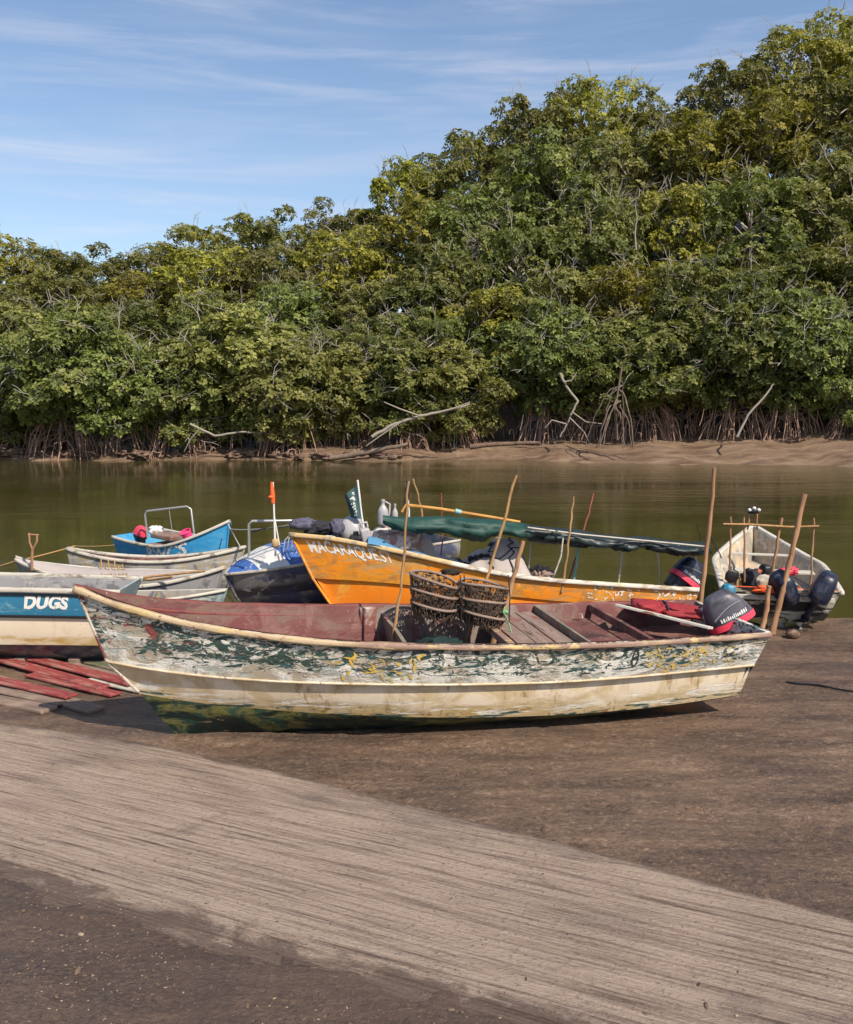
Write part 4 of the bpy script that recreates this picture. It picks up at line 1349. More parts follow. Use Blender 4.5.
# chalky grey double ended boat
p = at(243, 547, 15.2)
hs = generic(2.95, .27, .86, .66, .86, tm=.5, p=2.0, st=.12, kr=.55, cr=.2)
b4 = boat('chalky_rowboat', 'chalky grey rowing boat with tan stains moored before the bright blue boat', hs, (p.x - .13 * 2.95, 15.3, p.z - .86), (0, 0, PI + R(3)),
     dict(upper='greyhull', lower='greyhull', bottom='greyhull2', rail='greyrail', inside='redbrown', thwart='greyplank'), lap=0, rim=(.06, .05), thwarts=((.3, .12, .2), (.6, .12, .2)))
# bright blue boat
pb, ps = at(229, 520, 16.6), at(138, 532, 18.1)
ang = math.atan2(ps.y - pb.y, ps.x - pb.x)
Lb = (Vector((ps.x, ps.y)) - Vector((pb.x, pb.y))).length
hb = generic(Lb, .68, pb.z + .30, .62, ps.z + .30, tm=.5, st=.9, kr=.45, cr=.2)
c_ = Vector((pb.x, pb.y, 0)) + Vector((math.cos(ang), math.sin(ang), 0)) * .13 * Lb
bl = boat('bright_blue_boat', 'small bright blue boat with white frame and brushed white lettering', hb, (c_.x, c_.y, -.30), (0, 0, ang),
     dict(upper='cyanblue', lower='cyanblue', bottom='cyanblue', rail='whiterail', inside='greyhull', thwart='greyplank'), lap=.01, rim=(.05, .05), thwarts=((.35, .1, .3), (.7, .1, .25)))
hull_text(hb, bl, 'BWCS', .58, .22, .12, .25, side=1, m='letter_worn', bold=.03, bulge=.012)
fr = MB()
P = [at(147.5, 538, 17.6), at(145, 514, 17.6), at(147, 511, 17.6), at(187, 506.5, 17.4), at(191, 509, 17.4), at(194, 534, 17.4)]
o_ = Vector(P[0])
fr.tube([q_ - o_ for q_ in P], .020, 8); fr.tube([at(169, 509, 17.5) - o_, at(172, 530, 17.5) - o_], .008, 6)
o = fr.build('hoop_stand', mt['steel']); o.location = o_; tag(o, 'pale metal hoop frame standing in the bright blue boat', 'frame')
outboard(at(140, 536, 18.0), ang + R(10), R(-15), .52, 'pink', 'pink topped outboard motor on the bright blue boat', stripe='black', marks=False)
b = MB(); b.grid(lambda u, v: Vector((math.cos(2 * PI * u) * (.085 + .02 * v), math.sin(2 * PI * u) * (.085 + .02 * v), .17 * v)), 22, 4)
b.tube([(math.cos(2 * PI * k / 22) * .105, math.sin(2 * PI * k / 22) * .105, .17) for k in range(23)], .01, 6)
b.grid(lambda u, v: Vector((math.cos(2 * PI * u) * .085 * v, math.sin(2 * PI * u) * .085 * v, .13)), 22, 2)
o = b.build('pink_bucket', plain('pink plastic', (.75, .06, .20), .4, .1)); o.location = at(189, 539, 17.1); o.rotation_euler = (R(20), R(-20), 0); tag(o, 'pink bucket standing in the bright blue boat', 'bucket')
lump('white_bag', 156, 530, 17.8, (.14, .11, .08), 'white', 'small white bag lying beside the pink outboard', 'bag', .4, 2.5, 2)
b = MB(); b.rbox((0, 0, 0), (.62, .4, .10), bev=.03, warp=.03); o = b.build('brown_cover', mt['bench']); o.location = at(168, 536, 17.6); o.rotation_euler = (0, 0, ang); tag(o, 'brown flat cover lying inside the bright blue boat', 'cover')

# forked post and cords at the covered boat
b = MB(); Z0 = at(32, 570, 14.0); b.tube([Vector((0, 0, 0)), at(32, 556, 14) - Z0, at(32.5, 549, 14) - Z0], .022, 8)
b.tube([at(32.5, 550, 14) - Z0, at(29.5, 542, 14) - Z0, at(29, 533, 14) - Z0], .017, 7); b.tube([at(32.5, 550, 14) - Z0, at(37, 541, 14) - Z0, at(37, 534, 14) - Z0], .017, 7)
b.tube([at(28, 534.5, 14) - Z0, at(38.5, 535, 14) - Z0], .014, 6)
o = b.build('forked_post', mt['pole']); o.location = Z0; tag(o, 'brown forked post standing in the covered grey boat', 'post')


def gpz(px, py):
    q_ = gp(px, py); q_.z = g0(q_.y) + .012
    return q_


def rope(pts, r, m, label, group='mooring ropes'):
    pts = [Vector(p) for p in pts]
    o_ = pts[0].copy(); b = MB(); out = []
    for a, c in zip(pts, pts[1:]):
        for k in range(8):
            u = k / 8; q_ = a.lerp(c, u); q_.z -= .03 * 4 * u * (1 - u) * (c - a).length * .3
            out.append(q_ - o_)
    out.append(pts[-1] - o_)
    b.tube(out, r, 6)
    o = b.build('mooring_rope', mt[m]); o.location = o_
    return tag(o, label, 'rope', group)


rope([at(-60, 582, 15), at(17, 561, 14.3)], .016, 'rope', 'tan rope running from the covered boat out of the left edge')
rope([at(17, 561, 14.3), at(75, 546, 15.3)], .012, 'rope', 'tan rope between covered boat and chalky rowing boat')
rope([at(73, 546, 15.3), at(122, 544, 18)], .010, 'rope', 'thin tan rope from chalky rowing boat to the bright blue stern')
rope([at(227, 529, 16.4), at(300, 523, 12.0)], .009, 'whiterope', 'thin white rope from the bright blue bow to the orange bow')
rope([at(228, 524, 16.4), at(241, 548, 15.1)], .009, 'whiterope', 'short white rope hanging from the bright blue bow')
b = MB()
rr5 = random.Random(2)
for k in range(9):
    x = 100 + rr5.uniform(0, 25)
    b.tube([at(x, 562 + rr5.uniform(-4, 8), 14.6), at(x + rr5.uniform(-3, 5), 572, 14.4), at(x + rr5.uniform(-4, 12), 579 + rr5.uniform(0, 6), 13.0)], .011, 5)
b.tube([at(104, 575, 13.9), at(125, 578, 13.6), at(150, 580, 13.2), at(172, 577, 13.0)], .02, 6)
tag(b.build('rope_tangle', mt['rope']), 'tangle of orange tan ropes over the chalky rowing boat side', 'rope')
b = MB(); gl = [gpz(px, py) for px, py in ((786, 683), (800, 685), (818, 686), (836, 690), (870, 696))]
b.tube([q_ - gl[0] for q_ in gl], .014, 6); o = b.build('slack_rope', mt['black']); o.location = gl[0]; tag(o, 'dark rope lying slack on the mud at the right edge', 'rope')
b = MB(); q0, q1 = at(96, 586, 13.0), at(205, 571, 12.9)
b.tube([q0, q0.lerp(q1, .5) + Vector((0, 0, .03)), q1], .018, 7); tag(b.build('long_oar', mt['bamboo']), 'long tan oar lying across the low grey rowing boat', 'oar')

# the dark hulled boat with blue and white band, bow to the left
hq = generic(3.4, .82, .80, 1.04, 1.08, tm=.42, p=2.6, st=.95, kr=.62, cr=.30, Bk=.97, Bc=.80)
p = at(226, 581, 12.35)
angq = R(34)
c_ = Vector((p.x, p.y, 0)) + Vector((math.cos(angq), math.sin(angq), 0)) * .13 * 3.4
bq = boat('dark_hull_boat', 'round bowed boat with dark hull and chipped blue white deck beside the orange bow', hq, (c_.x, c_.y, -.16), (0, 0, angq),
     dict(upper='blackhull', lower='blackhull', bottom='blackhull', rail='greyrail', inside='greyhull2', thwart='greyplank'), lap=.0, rim=(.04, .035), bulge=.055)
def dkp(u, v):
    q_ = hq.pt(0, u * .62, 1); y = (2 * v - 1) * max(0, q_.y - .015)
    return Vector((q_.x, y, q_.z + .005 + .17 * smooth(0, .35, u) * (1 - (2 * v - 1) ** 2)))
b = MB(); b.grid(dkp, 24, 16); b.build('foredeck', mt['bluewhite'], bq)
b = MB(); b.sweep([dkp(1, v / 16) + Vector((0, 0, .02)) for v in range(17)], SEC(.05, .06), smooth=True)
b.sweep([dkp(.35 + .65 * k / 10, .55 + .0 * k) + Vector((0, .0, .012)) for k in range(11)], SEC(.05, .03), smooth=True); b.build('coaming', mt['black'], bq)
b = MB(); P = [at(249, 556, 12.2), at(249, 524, 12.2), at(252, 521, 12.2), at(300, 520.5, 12.5), at(322, 523, 12.6), at(324, 552, 12.6)]; o_ = P[0].copy()
b.tube([q_ - o_ for q_ in P], .018, 8); o = b.build('rail_hoop', mt['steel']); o.location = o_; tag(o, 'galvanised rail hoop standing on the dark hulled boat', 'rail')
ms = empty('marker_pole', at(275.5, 556, 12.0), (0, 0, 0), 'white marker pole with orange float on top beside the orange bow', 'marker pole'); MO_ = Vector(ms.location)
b = MB(); b.tube([Vector((0, 0, 0)), at(273, 482, 12.0) - MO_], [.016, .010], 8); b.tube([at(280, 548, 12) - MO_, at(274, 515, 12) - MO_], .010, 6); b.build('white_pole', mt['whitemetal'], ms)
b = MB(); b.tube([at(273, 503, 12) - MO_, at(272.5, 495, 12) - MO_, at(272, 488, 12) - MO_, at(271.8, 482, 12) - MO_], [.028, .034, .027, .020], 9); b.blob(at(271, 497, 11.98) - MO_, (.042, .03, .022), None, 10, 8, .2); b.build('orange_float', mt['orangefloat'], ms)
b = MB(); b.blob(at(275.5, 543, 12) - MO_, (.05, .05, .06), None, 12, 8, .1, 2, .6, .8); b.build('pole_base', mt['tanbox'], ms)
rope([at(252, 532, 12.2), at(262, 529, 12.2), at(300, 524, 12.4)], .012, 'black', 'sagging black line under the galvanised rail hoop')
b = MB()
for k in range(4):
    b.tube([at(283 + 4 * k, 553, 12.2), at(285 + 4 * k, 540 - 2 * k, 12.25), at(290 + 5 * k, 535, 12.3)], .009, 5)
tag(b.build('bent_wires', mt['steel']), 'bent pale wires between marker pole and orange bow', 'wire')

# ------------------------------------------------------------------ the open white boat at the right
hw = generic(3.75, .80, 1.02, .72, .60, tm=.62, p=1.75, st=.98, kr=.52, cr=.22)
ps = at(781, 588, 12.55); pb = at(753, 528, 16.2)
angw = math.atan2(ps.y - pb.y, ps.x - pb.x)
c_ = Vector((pb.x, pb.y, 0)) + Vector((math.cos(angw), math.sin(angw), 0)) * .13 * 3.75
bw = boat('open_white_boat', 'open white boat seen from its stern with cream inside at the right', hw, (c_.x, c_.y, -.22), (0, 0, angw),
     dict(upper='yellowwhite', lower='yellowwhite', bottom='yellowwhite', rail='whiterail', inside='paleinside', thwart='whiterail', transom='sternshade'), lap=.01, rim=(.075, .06), thwarts=((.32, .10, .10), (.62, .12, .24)), nt=50)
WM = Matrix.Translation((c_.x, c_.y, -.22)) @ Matrix.Rotation(angw, 4, 'Z')
b = MB(); b.rbox((3.0, 0, .50), (.30, 1.42, .05), bev=.01); b.build('stern_seat', mt['paleinside'], bw)
b = MB(); b.rbox((3.20, 0, .58), (.05, 1.5, .045), bev=.012); b.build('red_capping', mt['orangefloat'], bw)
b = MB(); b.rbox((3.275, 0, .47), (.03, 1.40, .07), bev=.01); b.build('stern_strip', mt['whiterail'], bw)
# stick rack
rk = empty('stick_rack', at(770, 600, 12.9), (0, 0, 0), 'rack of thin lashed sticks standing over the white boat', 'rack'); RO = Vector(rk.location)
for (x0, y0, x1, y1, r_) in ((729.5, 575, 731, 517, .014), (745, 582, 744, 516, .015), (771, 580, 782, 518, .022), (811, 584, 814, 518, .015), (757.5, 530, 756.5, 513, .012), (748, 530, 749.5, 513, .012)):
    b = MB(); n = 8; rr6 = random.Random(int(x0)); P0, P1 = at(x0, y0, 12.9) - RO, at(x1, y1, 12.9) - RO
    b.tube([P0.lerp(P1, i / n) + Vector((rr6.uniform(-.008, .008), rr6.uniform(-.008, .008), 0)) for i in range(n + 1)], [r_ * rr6.uniform(.85, 1.15) for _ in range(n + 1)], 7)
    b.build('upright_stick', mt['pole'], rk)
b = MB(); b.tube([at(723, 524, 12.86) - RO, at(750, 524.5, 12.86) - RO, at(790, 527, 12.86) - RO, at(819, 526, 12.86) - RO], [.013, .016, .016, .011], 7); b.build('cross_stick', mt['bamboo'], rk)
lp = empty('work_lamp', at(753, 511, 12.88), (0, 0, 0), 'small black and white lamp on top of the stick rack', 'lamp')
b = MB(); b.blob((0, 0, 0), (.075, .06, .045), None, 14, 8, 0, 1, .7, .7); b.build('lamp_body', mt['black'], lp)
for sx in (-.065, 0, .065):
    b = MB(); b.blob((sx, -.045, .02 if sx else .045), (.026, .03, .024), None, 10, 8); b.build('lamp_head', mt['white'], lp)
outboard(WM @ Vector((3.30, .02, .58)), angw + R(24), R(30), .80, 'navy', 'left navy outboard motor hanging on the white boat stern', stripe='navy', roll=R(24), marks=False)
outboard(WM @ Vector((3.34, .50, .58)), angw - R(10), R(14), .82, 'navy', 'right navy outboard motor hanging on the white boat stern', stripe='navy', roll=R(-24), marks=False)
# gear in it
b = MB(); b.rbox((0, 0, 0), (.26, .22, .18), bev=.02, warp=.02); o = b.build('tan_box', mt['tanbox']); o.location = at(740, 581, 13.1); o.rotation_euler = (0, 0, .3); tag(o, 'tan box at the left inside the white boat', 'box')
lump('dark_jacket', 751, 580, 13.0, (.15, .13, .15), 'darkcloth', 'charcoal jacket lying in the white boat beside the tan box', 'jacket', .35, 2.4, 3)
lump('knit_hat', 765, 570, 13.1, (.085, .085, .085), 'black', 'round black hat on the pile in the white boat', 'hat', .12, 2, 4)
lump('orange_rag', 757, 572, 13.05, (.06, .05, .045), 'skin', 'dull orange rag beside the black hat', 'rag', .4, 3, 5)
lump('tan_sack', 764, 582, 12.9, (.13, .10, .10), 'paleinside', 'pale tan sack beside the charcoal jacket', 'sack', .25, 2.4, 6)
lump('pink_cloth', 789, 571, 13.2, (.12, .10, .05), 'pink', 'pink cloth lying in the white boat', 'cloth', .5, 2.5, 7)
lump('red_cloth', 775, 589, 12.5, (.28, .06, .05), 'orangefloat', 'orange red cloth folded over the white boat stern', 'cloth', .5, 3, 8)
lump('blue_float', 728, 593, 12.35, (.09, .09, .13), 'dugsblue', 'dull blue float hanging at the white boat left corner', 'float', .2, 2, 9)
b = MB(); b.blob((0, 0, 0), (.10, .03, .10), None, 12, 8, .3, 3); b.tube([(-.05, 0, -.12), (-.02, 0, .14)], .014, 6); b.tube([(.05, 0, -.12), (.02, 0, .13)], .012, 6)
o = b.build('black_reel', mt['black']); o.location = at(732, 576, 12.9); tag(o, 'small black hand reel at the left rim of the white boat', 'reel')
b = MB(); b.blob((0, 0, 0), (.10, .09, .06), None, 14, 10, .3, 2, seed=5); o = b.build('beach_stone', mt['rock']); o.location = at(793, 634, 12.0); tag(o, 'brown stone on mud beside the thick leaning pole', 'stone')

# ------------------------------------------------------------------ planks on the ground at left
def plank(p0, p1, w, th, m, label, z=0.0, k=0):
    a, c = Vector(p0), Vector(p1)
    a.z = g0(a.y) + .015 + z * .7; c.z = g0(c.y) + .015 + z * .7
    d = c - a
    b = MB(); b.rbox((0, 0, 0), (d.length, w, th), bev=.012, warp=.012)
    o = b.build('plank', mt[m]); o.location = (a + c) / 2
    o.rotation_euler = (0, -math.asin(d.z / d.length), math.atan2(d.y, d.x))
    return tag(o, label, 'plank', 'planks on the slip beside the bow')


PL = [((-40, 652), (104, 693), .17, .032, 'redplank', 'long bright red plank ending beside the boat stem', .06),
      ((20, 660), (134, 690), .17, .032, 'redplank', 'red plank furthest right under the bow', .075),
      ((-40, 676), (72, 702), .16, .032, 'redplank', 'red plank nearest the camera with faded end', .055),
      ((30, 678), (116, 698), .15, .032, 'redplank', 'short dark red plank between the long red planks', .03),
      ((85, 656), (150, 672), .15, .032, 'redplank', 'red plank mostly hidden behind the stem', .06),
      ((-60, 664), (96, 712), .20, .04, 'greyplank', 'wide brown grey plank under the red planks', .0),
      ((-60, 690), (50, 712), .20, .04, 'greyplank', 'brown grey plank at the front edge of the slip', .0),
      ((60, 664), (165, 690), .18, .04, 'greyplank', 'brown grey plank below the bow', .0),
      ((56, 655), (120, 670), .20, .035, 'greenplank', 'mossy green plank under the striped boat', .01),
      ((90, 682), (150, 694), .16, .03, 'whiterail', 'pale weathered plank beside the stem foot', .02),
      ((-40, 684), (62, 707), .14, .03, 'greyplank', 'narrow brown grey plank beneath the nearest red plank', .02)]
for k, (a, c, w, th, m, lb, z) in enumerate(PL):
    plank(gp(*a), gp(*c), w, th, m, lb, z, k)
# chocks that carry the striped boat
for k, px in enumerate((-120, 40, 92)):
    b = MB(); b.rbox((0, 0, 0), (.14, 1.2, .12), bev=.015, warp=.01); o = b.build('timber_chock', mt['greyplank'])
    q_ = at(px, 655, 11.1); o.location = (q_.x, 11.1, g0(11.1) + .05)
    tag(o, ('timber chock out of sight under the striped boat', 'timber chock in shade under the DUGS lettering', 'timber chock under the striped boat stern')[k], 'chock', 'chocks under the striped boat')

# ------------------------------------------------------------------ trees on the far bank
def crown_tree(seed, Rr, Hh, base, nclump, per, leaf=.27, lean=0.0, twigs=75):
    """meshes: trunk, crown, branches; local origin at the foot"""
    r = random.Random(seed)
    trunk, crown, br = MB(), MB(), MB()
    top = Vector((lean + r.uniform(-.5, .5), r.uniform(-.4, .4), Hh * .78))
    mid = top * .5 + Vector((r.uniform(-.3, .3), r.uniform(-.3, .3), 0))
    def tp(u):
        return (1 - u)**2 * Vector((0, 0, -.3)) + 2 * u * (1 - u) * mid + u * u * top
    r0 = .05 + Hh * .012
    trunk.tube([tp(i / 8) for i in range(9)], [r0 * (1 - .8 * i / 8) for i in range(9)], 7)
    clumps = []
    zc = (base + Hh) / 2; rz = (Hh - base) / 2
    tries = 0
    while len(clumps) < nclump and tries < 4000:
        tries += 1
        d = Vector((r.gauss(0, 1), r.gauss(0, 1), r.gauss(0, 1))).normalized()
        k = r.uniform(.45, 1.0) ** .6
        ex = 1 + .22 * mnoise.noise(d * 1.7 + Vector((seed, 0, 0)))
        p = Vector((d.x * Rr * k * ex, d.y * Rr * k * ex, zc + d.z * rz * k * ex))
        if p.z < base * .8 or p.z > Hh: continue
        cr = r.uniform(.55, 1.15) * (Rr / 3.4) ** .5
        if any((p - q).length < (cr + c2) * .5 for q, c2 in clumps): continue
        clumps.append((p, cr))
    for (p, cr) in clumps:
        u = max(.15, min(.95, (p.z - cr) / (Hh * .85)))
        a = tp(u)
        m_ = a.lerp(p, .5) + Vector((r.uniform(-.3, .3), r.uniform(-.3, .3), r.uniform(-.1, .35)))
        br.tube([a, m_, p], [r0 * .38, r0 * .22, .018], 5, cap=False)
        ctone = r.uniform(-.18, .18)
        for q in range(3):
            e = p + Vector((r.gauss(0, 1), r.gauss(0, 1), r.gauss(0, .8))).normalized() * cr * .85
            br.tube([p, p.lerp(e, .5) + Vector((0, 0, .06)), e], [.018, .013, .008], 4, cap=False)
        for q in range(per):
            d = Vector((r.gauss(0, 1), r.gauss(0, 1), r.gauss(.35, 1))).normalized()
            rad = cr * (r.uniform(.35, 1.0) ** .5)
            c = p + Vector((d.x * rad * 1.15, d.y * rad * 1.15, d.z * rad * .78))
            ax = (d * .95 + Vector((r.uniform(-.35, .35), r.uniform(-.35, .35) - .12, .5))).normalized()
            uo = ax.orthogonal().normalized(); w = ax.cross(uo)
            tn = min(1, max(0, .42 + ctone + r.gauss(0, .17)))
            ll = leaf * r.uniform(.75, 1.25)
            n = r.choice((4, 5, 5, 6)); ph = r.uniform(0, 6.28)
            for k in range(n):
                q_ = ph + 2 * PI * k / n + r.uniform(-.3, .3)
                el = r.uniform(-.05, .75)
                t = (uo * math.cos(q_) + w * math.sin(q_))
                dr = t * math.cos(el) + ax * math.sin(el)
                sd = dr.cross(ax); sd = sd.normalized() if sd.length > 1e-5 else uo
                nn = sd.cross(dr).normalized()
                L_ = ll * r.uniform(.8, 1.2)
                v0 = c + dr * .03; v1 = c + dr * L_ * .55 + sd * L_ * .28 + nn * L_ * .06; v2 = c + dr * L_ - ax * L_ * .10; v3 = c + dr * L_ * .55 - sd * L_ * .28 + nn * L_ * .06
                tl = min(1, max(0, tn + r.uniform(-.08, .08)))
                crown.add([v0, v1, v2, v3], [(0, 1, 2), (0, 2, 3)], tl)
    for k in range(twigs):     # bare pale twigs that poke out of the leaves
        p, cr = r.choice(clumps)
        d = Vector((r.gauss(0, 1), -abs(r.gauss(0, 1)), r.gauss(.4, .8))).normalized()
        a = p + d * cr * .4
        pts = [a]
        for j in range(4):
            d = (d + Vector((r.uniform(-.5, .5), r.uniform(-.3, .3), r.uniform(-.35, .45)))).normalized()
            pts.append(pts[-1] + d * r.uniform(.2, .5))
            if j in (1, 2):
                d2 = (d + Vector((r.uniform(-1, 1), r.uniform(-.4, .4), r.uniform(-.6, .6)))).normalized()
                br.tube([pts[-1], pts[-1] + d2 * .3, pts[-1] + d2 * .6 + Vector((0, 0, r.uniform(-.1, .1)))], [.018, .014, .008], 4, cap=False)
        br.tube(pts, [.024, .021, .018, .013, .009], 4, cap=False)
    return trunk, crown, br


def roots_mb(seed, n=32, spread=2.3, hang=7):
    r = random.Random(seed); b = MB()
    jit = lambda k: Vector((r.uniform(-k, k), r.uniform(-k, k), r.uniform(-k, k)))
    def arch(a, e, rr_, lift):
        pts = []
        for i in range(9):
            u = i / 8
            p = a.lerp(e, u ** .8); p.z = a.z + (e.z - a.z) * u ** 2.3 + lift * math.sin(u * PI)
            pts.append(p + jit(.05) * (1 if 0 < i < 8 else 0))
        b.tube(pts, [rr_ * (1 - .3 * i / 8) for i in range(9)], 5, cap=False)
        return pts
    for k in range(n):
        q = r.uniform(0, 2 * PI); s_ = r.uniform(.35, 1) ** .7 * spread; h = r.uniform(.5, 2.3)
        e = Vector((math.cos(q) * s_, math.sin(q) * s_ * .8 - .2, -.3))
        a = Vector((r.uniform(-.15, .15), r.uniform(-.15, .15), h))
        rr_ = r.uniform(.018, .05)
        pts = arch(a, e, rr_, r.uniform(.05, .45))
        for f in range(r.choice((0, 1, 1, 2))):
            m_ = pts[r.choice((3, 4, 5, 6))]
            q2 = q + r.uniform(-1.2, 1.2)
            e2 = Vector((m_.x + math.cos(q2) * r.uniform(.3, .9), m_.y + math.sin(q2) * r.uniform(.2, .6), -.3))
            arch(m_, e2, rr_ * .7, r.uniform(.02, .25))
    for k in range(6):     # low roots that crawl over the mud
        x, y = r.uniform(-2.2, 2.2), r.uniform(-2.0, .2); d = r.uniform(-1, 1)
        arch(Vector((x, y, r.uniform(.05, .4))), Vector((x + d, y + r.uniform(-.4, .4), -.1)), r.uniform(.02, .045), r.uniform(.05, .35))
    for k in range(hang):
        x, y = r.uniform(-2.4, 2.4), r.uniform(-2.0, .3)
        h = r.uniform(1.0, 2.4)
        b.tube([(x, y, h), (x + r.uniform(-.2, .2), y, h * .6), (x + r.uniform(-.35, .35), y - .1, r.uniform(-.2, h * .4))], [.012, .016, .013], 4, cap=False)
    return b


def make_proto(kind, leafm, seed, Rr, Hh, base, ncl, per, roots=False, **kw):
    t, c, br = crown_tree(seed, Rr, Hh, base, ncl, per, **kw)
    r = empty('mangrove_tree' if roots else 'forest_tree')
    t.build('trunk', mt['bark'], r)
    c.build('crown', LEAF[leafm], r)
    br.build('branches', mt['twig'], r)
    if roots:
        roots_mb(seed + 100).build('prop_roots', mt['root'], r)
    return r, Rr, Hh


def copy_tree(o):
    c = o.copy(); C.objects.link(c)
    for ch in o.children:
        d = ch.copy(); C.objects.link(d); d.parent = c
    return c


protoF = [make_proto('f', m, s, r_, h_, b_, 56, 62, True, leaf=.27) for s, m, r_, h_, b_ in ((1, 0, 3.0, 6.4, .9), (2, 0, 2.7, 5.2, .15), (3, 0, 3.3, 7.2, 1.5), (4, 1, 3.0, 6.2, .4), (5, 0, 3.1, 6.6, 1.1))]
protoM = [make_proto('m', m, s, 3.4, 10.0, 2.2, 58, 58, False, leaf=.275) for s, m in ((11, 0), (12, 0), (13, 1), (14, 2))]
protoB = [make_proto('b', m, s, 3.9, 13.0, 4.5, 62, 58, False, leaf=.285) for s, m in ((21, 1), (22, 2), (23, 1), (24, 0))]
used = set()
ORD = lambda n: ['first', 'second', 'third', 'fourth', 'fifth', 'sixth', 'seventh', 'eighth', 'ninth', 'tenth', 'eleventh', 'twelfth', 'thirteenth', 'fourteenth', 'fifteenth', 'sixteenth', 'seventeenth', 'eighteenth', 'nineteenth', 'twentieth', 'twenty first', 'twenty second', 'twenty third', 'twenty fourth', 'twenty fifth', 'twenty sixth', 'twenty seventh', 'twenty eighth', 'twenty ninth', 'thirtieth', 'thirty first', 'thirty second'][n]
rt = random.Random(42)
SIL = [(-200, 235), (0, 238), (90, 238), (110, 246), (150, 240), (185, 238), (215, 212), (260, 205), (330, 200), (385, 196), (395, 165), (440, 148), (480, 120), (520, 95), (570, 78), (620, 72), (650, 85), (690, 60), (740, 45), (775, 25), (810, 14), (853, 12), (1050, 0)]


def lin(T, x):
    for (a, b_), (c, d) in zip(T, T[1:]):
        if x <= c: return b_ + (d - b_) * (x - a) / (c - a)
    return T[-1][1]


def place(proto, x, y, hscale, wscale, label, cat, group):
    key = id(proto[0])
    o = proto[0] if key not in used else copy_tree(proto[0])
    used.add(key)
    o.location = (x, y, terrain(x, y) - .1)
    o.rotation_euler = (0, 0, rt.choice((0, .4, -.4, PI, 2.8, .8)) + rt.uniform(-.2, .2))
    o.scale = (wscale, wscale, hscale)
    return tag(o, label, cat, group)


# front row along the waterline
x = -31; k = 0
while x < 31:
    px = CX + F * x / 52
    d0 = 6.4 if x > 4 else (3.6 if x > -6 else 2.6)
    y = far_shore(x) + d0 + rt.uniform(-.9, 1.3)
    sc = rt.uniform(.8, 1.2)
    place(protoF[rt.choice((0, 1, 2, 3, 4, 0, 2, 4)) if k > 4 else k], x, y, sc, sc * rt.uniform(.95, 1.15), '%s mangrove from the left along the far waterline, standing on arched roots' % ORD(k), 'mangrove tree', 'mangroves along the far waterline')
    x += rt.uniform(2.5, 3.4); k += 1
# second row
for row, (dy, step, frac, protos, nm, grp) in enumerate((
        (6.5, 4.2, .50, protoM, '%s round crowned tree from the left just behind the waterline mangroves', 'trees behind the mangroves'),
        (11.0, 4.8, .70, protoM, '%s spreading tree from the left halfway up the wooded bank', 'trees halfway up the bank'),
        (16.5, 5.0, .88, protoB, '%s tall tree from the left high on the wooded bank', 'tall trees high on the bank'),
        (22.5, 5.2, 1.0, protoB, '%s skyline tree from the left on top of the bank', 'trees on the skyline'))):
    x = -37 - row * 1.5; k = 0
    while x < 38 + row * 2:
        y = 49.5 + dy + rt.uniform(-1.2, 1.2)
        px = CX + F * x / y
        sil = lin(SIL, px)
        # the wanted top: a share of the way from the water line to the skyline
        low = 452
        ty = low + (sil - low) * frac + rt.uniform(-4, 8)
        ztop = at(px, ty, y).z
        zg = terrain(x, y)
        if row == 3 and px < 230: pr = protoB[(k * 3) % 4]
        pr = protos[rt.randrange(4)]
        if px > 560 and protos is protoB: pr = protos[rt.choice((0, 1, 1, 2, 1))]
        h = max(4.5, ztop - zg)
        hs_ = h / (pr[2] * 1.02)
        ws = max(.72, min(1.15, hs_ ** .5)) * rt.uniform(.92, 1.12)
        place(pr, x, y, hs_, ws, nm % ORD(min(k, 31)), 'tree', grp)
        x += step * rt.uniform(.8, 1.15); k += 1

# rocks, logs and dead branches on the far bank
def far(px, py, Y): return at(px, py, Y)
rk_ = random.Random(9)
for k in range(16):
    x = -24 + 1.45 * k + rk_.uniform(-.5, .5)
    y = far_shore(x) + rk_.uniform(.5, 1.6)
    b = MB(); s_ = rk_.uniform(.22, .60)
    b.blob((0, 0, 0), (s_ * 1.5, s_, s_ * .5), Matrix.Rotation(rk_.uniform(0, 3), 3, 'Z'), 26, 18, .75, 1.9, .9, .9, seed=k * 1.9)
    o = b.build('bank_rock', mt['rock']); o.location = (x, y, terrain(x, y) + s_ * .18)
    tag(o, '%s brown rock from the left at the far water edge' % ORD(k), 'rock', 'rocks along the far water edge')


def dead(name, pix, Y, r0, r1, m, label, cat, forks=()):
    b = MB(); P = [at(px, py, Y + (d[0] if d else 0)) for (px, py, *d) in pix]; o_ = P[0].copy()
    out = []
    for i in range(len(P) - 1):
        for j in range(4): out.append(P[i].lerp(P[i + 1], j / 4) - o_ + mnoise.noise_vector(P[i] * 3 + Vector((j * 1.7, 0, i))) * r0 * .9 * (j > 0))
    out.append(P[-1] - o_)
    b.tube(out, [r0 + (r1 - r0) * i / (len(out) - 1) for i in range(len(out))], 7)
    for fk in forks:
        b.tube([at(px, py, Y - .2) - o_ for px, py in fk], [r0 * .5, r0 * .4, r0 * .25][:len(fk)] if len(fk) <= 3 else r0 * .35, 6)
    o = b.build(name, mt[m]); o.location = o_
    return tag(o, label, cat)


